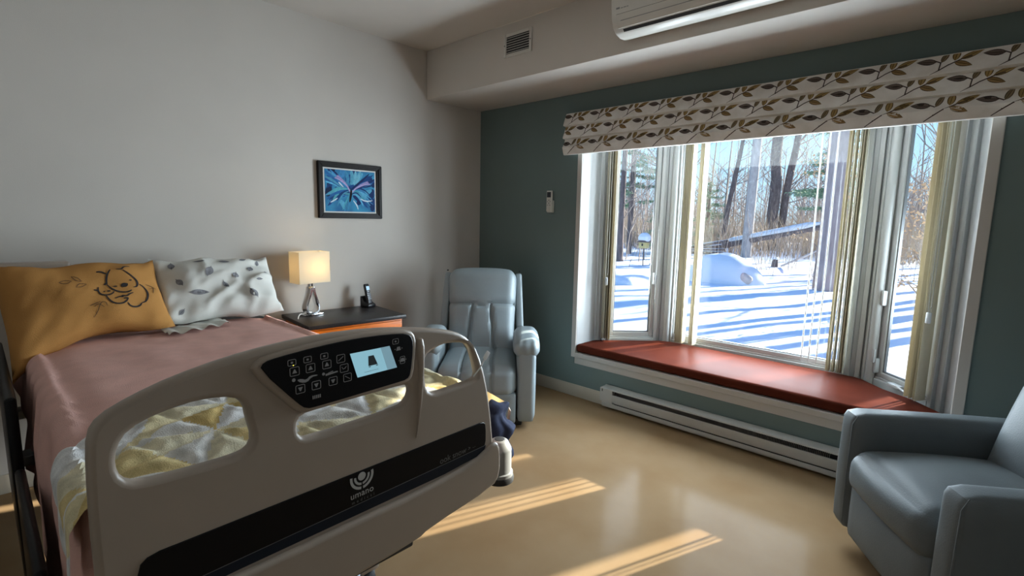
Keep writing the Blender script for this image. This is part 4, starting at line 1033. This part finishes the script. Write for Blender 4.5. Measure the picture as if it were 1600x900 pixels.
for k, (s_, y) in enumerate(((-4.6, 20.5), (-3.0, 16.5), (-2.0, 13.5), (-1.0, 12.5), (.2, 9), (-6.2, 24), (-7.6, 28), (-1.6, 19), (-4.2, 27), (-.4, 15.5), (-5.4, 30), (.1, 22))):
    x = (s_ + .35 * y) / .937
    bare_tree('bare tree in the unseen part of the yard whose shadow streaks the snow', x, y, [(.1, 0, 3), (.1, .2, 6), (.2, 0, 11)], [.17, .15, .11, .05], M['bark_grey'], 60 + k, 0 if s_ > -2.5 else 14, 2.4, (2, 10), br=.05)['group'] = 'trees right of the view'

# needles and leaves as many small blades
def blades(pts, dirs, ln, wd, rnd, vs, fs):
    for p, d in zip(pts, dirs):
        a = d.cross(Vector((rnd.uniform(-1, 1), rnd.uniform(-1, 1), rnd.uniform(-1, 1)))).normalized() * wd; l = ln * rnd.uniform(.6, 1.3); b = len(vs)
        vs += [p - a * .3, p + d * l * .5 + a, p + d * l, p + d * l * .5 - a]; fs.append((b, b + 1, b + 2, b + 3))
def evergreen(label, x, y, h, seed, low, r0, rows, sparse=1.0, name='evergreen_tree'):
    rnd = random.Random(seed); t = thing(name, label, 'tree', (x, y, gz(x, y) - .05), 0, 'evergreens beyond the window')
    obj('trunk', tube([(0, 0, 0), (0, 0, h * .5), (0, 0, h)], [.16, .12, .03], 8), M['bark_dark'], t, 60)
    vs, fs = [], []; bm = B()
    for i in range(rows):
        z = low + (h - low) * (i + rnd.random()) / rows; R = r0 * (1 - (z - low) / (h - low + .01) * .8) * rnd.uniform(.7, 1.1)
        a = rnd.uniform(0, 2 * pi); d = Vector((cos(a), sin(a), rnd.uniform(-.15, .12))); n = int(26 * sparse * R)
        add_tube(bm, [(0, 0, z), tuple(Vector((0, 0, z)) + d * R)], [.02, .004], 3, False)
        P_, D_ = [], []
        for k in range(n * 5):
            u = rnd.uniform(.15, 1); p = Vector((0, 0, z)) + d * R * u + Vector((rnd.uniform(-1, 1), rnd.uniform(-1, 1), rnd.uniform(-.35, .2))) * (.35 * u ** .5)
            P_.append(p); D_.append((d + Vector((rnd.uniform(-1, 1), rnd.uniform(-1, 1), rnd.uniform(-.6, .4)))).normalized())
        blades(P_, D_, .20, .022, rnd, vs, fs)
    o = obj('branches', bm, M['twig'], t, 60); o['kind'] = 'stuff'
    o = raw('needles', vs, fs, M['needle'], t, 0); o['kind'] = 'stuff'
evergreen('tall dark evergreen seen high in the left window', -11.5, 22.5, 12, 3, 2.8, 3.0, 70)
evergreen('low young evergreen beside the birdhouse', -9.8, 24.0, 5.2, 4, .6, 1.6, 40)
evergreen('broad evergreen right of the forked trunks', -2.4, 26.5, 9, 5, 2.6, 1.9, 60)
evergreen('small evergreen behind the thin leaning tree', -12.6, 36, 5.0, 6, .3, 2.0, 40)
def beech(label, x, y, h, seed, clusters, name='beech_sapling'):
    rnd = random.Random(seed); z0 = gz(x, y) - .03; t = thing(name, label, 'tree', (x, y, z0), 0, 'beech saplings with dry leaves')
    obj('trunk', tube([(0, 0, 0), (.05, 0, h * .5), (0, .05, h)], [.045, .03, .01], 7), M['twig_pale'], t, 60)
    bm = B(); vs, fs = [], []
    for (dx, dy, z, ln) in clusters:
        e_ = Vector((dx, dy, z - z0)); add_tube(bm, [(0, 0, max(.2, e_.z - .35)), tuple(e_ * .5 + Vector((0, 0, e_.z * .5 - .05))), tuple(e_)], [.016, .01, .005], 4, False)
        P_, D_ = [], []
        for k in range(int(60 * ln)):
            P_.append(e_ + Vector((rnd.gauss(0, .30 * ln), rnd.gauss(0, .25 * ln), rnd.gauss(0, .075)))); D_.append(Vector((rnd.uniform(-1, 1), rnd.uniform(-1, 1), rnd.uniform(-.7, .1))).normalized())
        blades(P_, D_, .085, .026, rnd, vs, fs)
    o = obj('branches', bm, M['twig_pale'], t, 60); o['kind'] = 'stuff'
    o = raw('leaves', vs, fs, M['beech'], t, 0); o['kind'] = 'stuff'
beech('pale leaved beech sapling behind the stout pinkish trunk', -.05, 13.6, 4.6, 8, [(-.35, 0, 2.98, .7), (-.1, .1, 3.35, .7), (.75, .1, 2.9, .8), (.8, .1, 2.3, .8), (.7, 0, 3.4, .7), (-.5, 0, 1.15, .5), (.75, 0, 1.8, .7)])
beech('orange leaved beech sapling in the right window', 2.75, 9.6, 4.0, 9, [(-.35, 0, 2.25, .8), (-.05, 0, 2.34, .8), (-.25, 0, 1.98, .6), (-.1, 0, 1.66, .9), (-.45, 0, 1.60, .7), (-.2, .1, 1.35, .6), (-.3, 0, .95, .6), (-.5, 0, .40, .5), (-.2, 0, .35, .5)])

# distant woods, brush and saplings (uncountable)
rnd = random.Random(77); bm = B()
for i in range(380):
    y = rnd.uniform(38, 75); x = -y * rnd.uniform(-.10, .78) + rnd.uniform(-2, 2); h = rnd.choice((3.5, 4.5, 5, 5.5, 6, 6.5, 7, 12)) * rnd.uniform(.8, 1.2); z = gz(x, y); r = rnd.uniform(.04, .12)
    lean = rnd.uniform(-.6, .6); add_tube(bm, [(x, y, z), (x + lean * .4, y, z + h * .5), (x + lean, y, z + h)], [r, r * .7, r * .2], 5, False)
    for k in range(7): zz = z + h * rnd.uniform(.15, .95); a = rnd.uniform(0, 2 * pi); twigs(bm, (x + lean * (zz - z) / h, y, zz), (cos(a), sin(a), .6), rnd.uniform(1.2, 3), r * .45, 1, rnd)
o = obj('distant_woods', bm, M['twig'], None, 60); tag(o, 'grey brown bare woods at the far end of the snow', 'woods', kind='stuff')
bm = B()
for i in range(2600):
    y = rnd.uniform(27, 40); x = -y * rnd.uniform(-.08, .70) + rnd.uniform(-2, 2); z = gz(x, y); h = rnd.uniform(.8, 3.6) * (.6 + .4 * (y - 27) / 13)
    a = rnd.uniform(0, 2 * pi); l = rnd.uniform(0, .5) * h; add_tube(bm, [(x, y, z), (x + cos(a) * l * .4, y + sin(a) * l * .4, z + h * .6), (x + cos(a) * l, y + sin(a) * l, z + h)], [.020, .015, .006], 3, False)
    for k in range(2): a2 = rnd.uniform(0, 2 * pi); add_tube(bm, [(x + cos(a) * l * .3, y, z + h * rnd.uniform(.3, .6)), (x + cos(a2) * .5 * h * .5, y + sin(a2) * .3, z + h * rnd.uniform(.7, 1.05))], [.012, .004], 3, False)
o = obj('brush_thicket', bm, M['brush'], None, 60); tag(o, 'tan dry brush thicket along the edge of the woods', 'brush', kind='stuff')
bm = B()
for i in range(240):
    y = rnd.uniform(15, 30); x = -y * rnd.uniform(-.05, .62) + rnd.uniform(0, 2); z = gz(x, y); h = rnd.uniform(.4, 2.6)
    twigs(bm, (x, y, z), (rnd.uniform(-.3, .3), 0, 1), h, .012, 1, rnd, .3)
for x, y, h in ((-9.3, 18.5, 5), (-8.6, 19, 6), (-7.9, 20, 5), (-8.2, 17.8, 4.2)): twigs(bm, (x, y, gz(x, y)), (.1, 0, 1), h, .035, 3, rnd, .3)
o = obj('twiggy_undergrowth', bm, M['twig'], None, 60); tag(o, 'thin bare twigs poking out of the snow', 'undergrowth', kind='stuff')

# fallen log, propped branch, mound, birdhouse
t = thing('fallen_log', 'fallen trunk capped with snow slanting behind the pale grey trunk', 'log', (-8.6, 27.0, 0))
a, b = Vector((-.6, .3, -.15)), Vector((6.4, -3.0, 1.35))
pts = [a + (b - a) * k / 10 + Vector((0, 0, .05 * noise.noise(Vector((k, 3, 0))))) for k in range(11)]
obj('trunk', tube(pts, [.20 - .008 * k for k in range(11)], 10), M['bark_dark'], t, 60)
obj('snow_cap', tube([p + Vector((0, 0, .20)) for p in pts[2:]], [.03] + [.16 + .03 * noise.noise(Vector((k * 2.1, 1, 1))) for k in range(7)] + [.05], 8), M['snow'], t, 60)
t = thing('log_pile', 'low heap of snowy dead logs left of the pale grey trunk', 'logs', (-8.6, 26.4, gz(-8.6, 26.4)))
for k in range(5):
    r_ = random.Random(90 + k); p0 = Vector((-1.2 + r_.uniform(-.4, .4), r_.uniform(-.4, .4), .05 + .12 * k * .5)); p1 = p0 + Vector((2.6, r_.uniform(-.6, .6), .1 + .12 * k))
    lg_ = obj('log', tube([p0, (p0 + p1) / 2, p1], [.09, .085, .07], 8), M['bark_dark'], t, 60)
    obj('snow', tube([p0 + Vector((0, 0, .07)), (p0 + p1) / 2 + Vector((0, 0, .075)), p1 + Vector((0, 0, .06))], [.03, .06, .02], 6), M['snow'], lg_, 60)
t = thing('fallen_branch', 'bare branch leaning up from a snowy stump near the stout trunk', 'branch', (-2.9, 20.6, gz(-2.9, 20.6)))
obj('limb', tube([(0, 0, .05), (.9, 0, .55), (1.9, -.1, 1.15)], [.05, .045, .03], 8), M['bark_grey'], t, 60)
obj('stump', tube([(-.25, 0, -.05), (-.25, 0, .22), (-.23, 0, .36)], [.15, .13, .10], 10), M['bark_dark'], t, 60)
obj('snow', soft_box((.24, .24, .10), .05, 6), M['snow'], t, 60, loc=(-.24, 0, .38))
mx_, my_ = -2.55, 13.3
bm = B(); n = 36
rings = []
for i in range(13):
    ph = i / 12 * pi / 2; ring = []
    for k in range(n):
        th = 2 * pi * k / n; r = 1.15 * cos(ph) ** .95 * (1 + .07 * sin(2 * th + 1) + .04 * noise.noise(Vector((cos(th) * 2, sin(th) * 2, i * .2)))); z = 1.0 * sin(ph) ** 1.1 * (1 + .05 * noise.noise(Vector((cos(th), sin(th), ph)))) - .1
        ring.append(bm.verts.new((r * cos(th) - .12 * z, .8 * r * sin(th), z)))
    rings.append(ring)
for i in range(12):
    for k in range(n):
        try: bm.faces.new((rings[i][k], rings[i][(k + 1) % n], rings[i + 1][(k + 1) % n], rings[i + 1][k]))
        except ValueError: pass
bmesh.ops.remove_doubles(bm, verts=bm.verts[:], dist=.001)
t = thing('snow_mound', 'rounded snow covered boulder in the middle of the yard', 'mound', (mx_, my_, gz(mx_, my_)))
obj('snow', bm, M['snow'], t, 80)
obj('boulder', move(soft_box((.40, .30, .34), .12, 8), (.78, -.42, .16), (0, .5, .4)), M['bark_grey'], t, 60)
t = thing('snow_drift', 'low smooth snow drift seen through the left window', 'snowbank', (-5.2, 10.6, gz(-5.2, 10.6)))
obj('snow', soft_box((2.6, 1.8, .50), .24, 14, (0, 0, .15)), M['snow'], t, 80)
t = thing('birdhouse', 'small yellow birdhouse with a snowy roof on a thin post', 'birdhouse', (-7.0, 16.0, gz(-7, 16)))
obj('post', tube([(0, 0, 0), (0, 0, .78)], .02, 8), M['bark_dark'], t)
obj('body', box((-.17, -.13, .74), (.17, .13, 1.0), .01), M['house_yellow'], t)
obj('roof', prism([(-.24, .98), (.24, .98), (.0, 1.20)], -.19, .19, 1, .01), M['bark_dark'], t)
obj('snow', soft_box((.46, .42, .30), .13, 10, (0, 0, .08)), M['snow'], t, 80, loc=(.02, 0, 1.16))
bm = B(); add_box(bm, (-.035, -.136, .83), (.035, -.129, .93)); obj('entrance', bm, M['dark'], t)
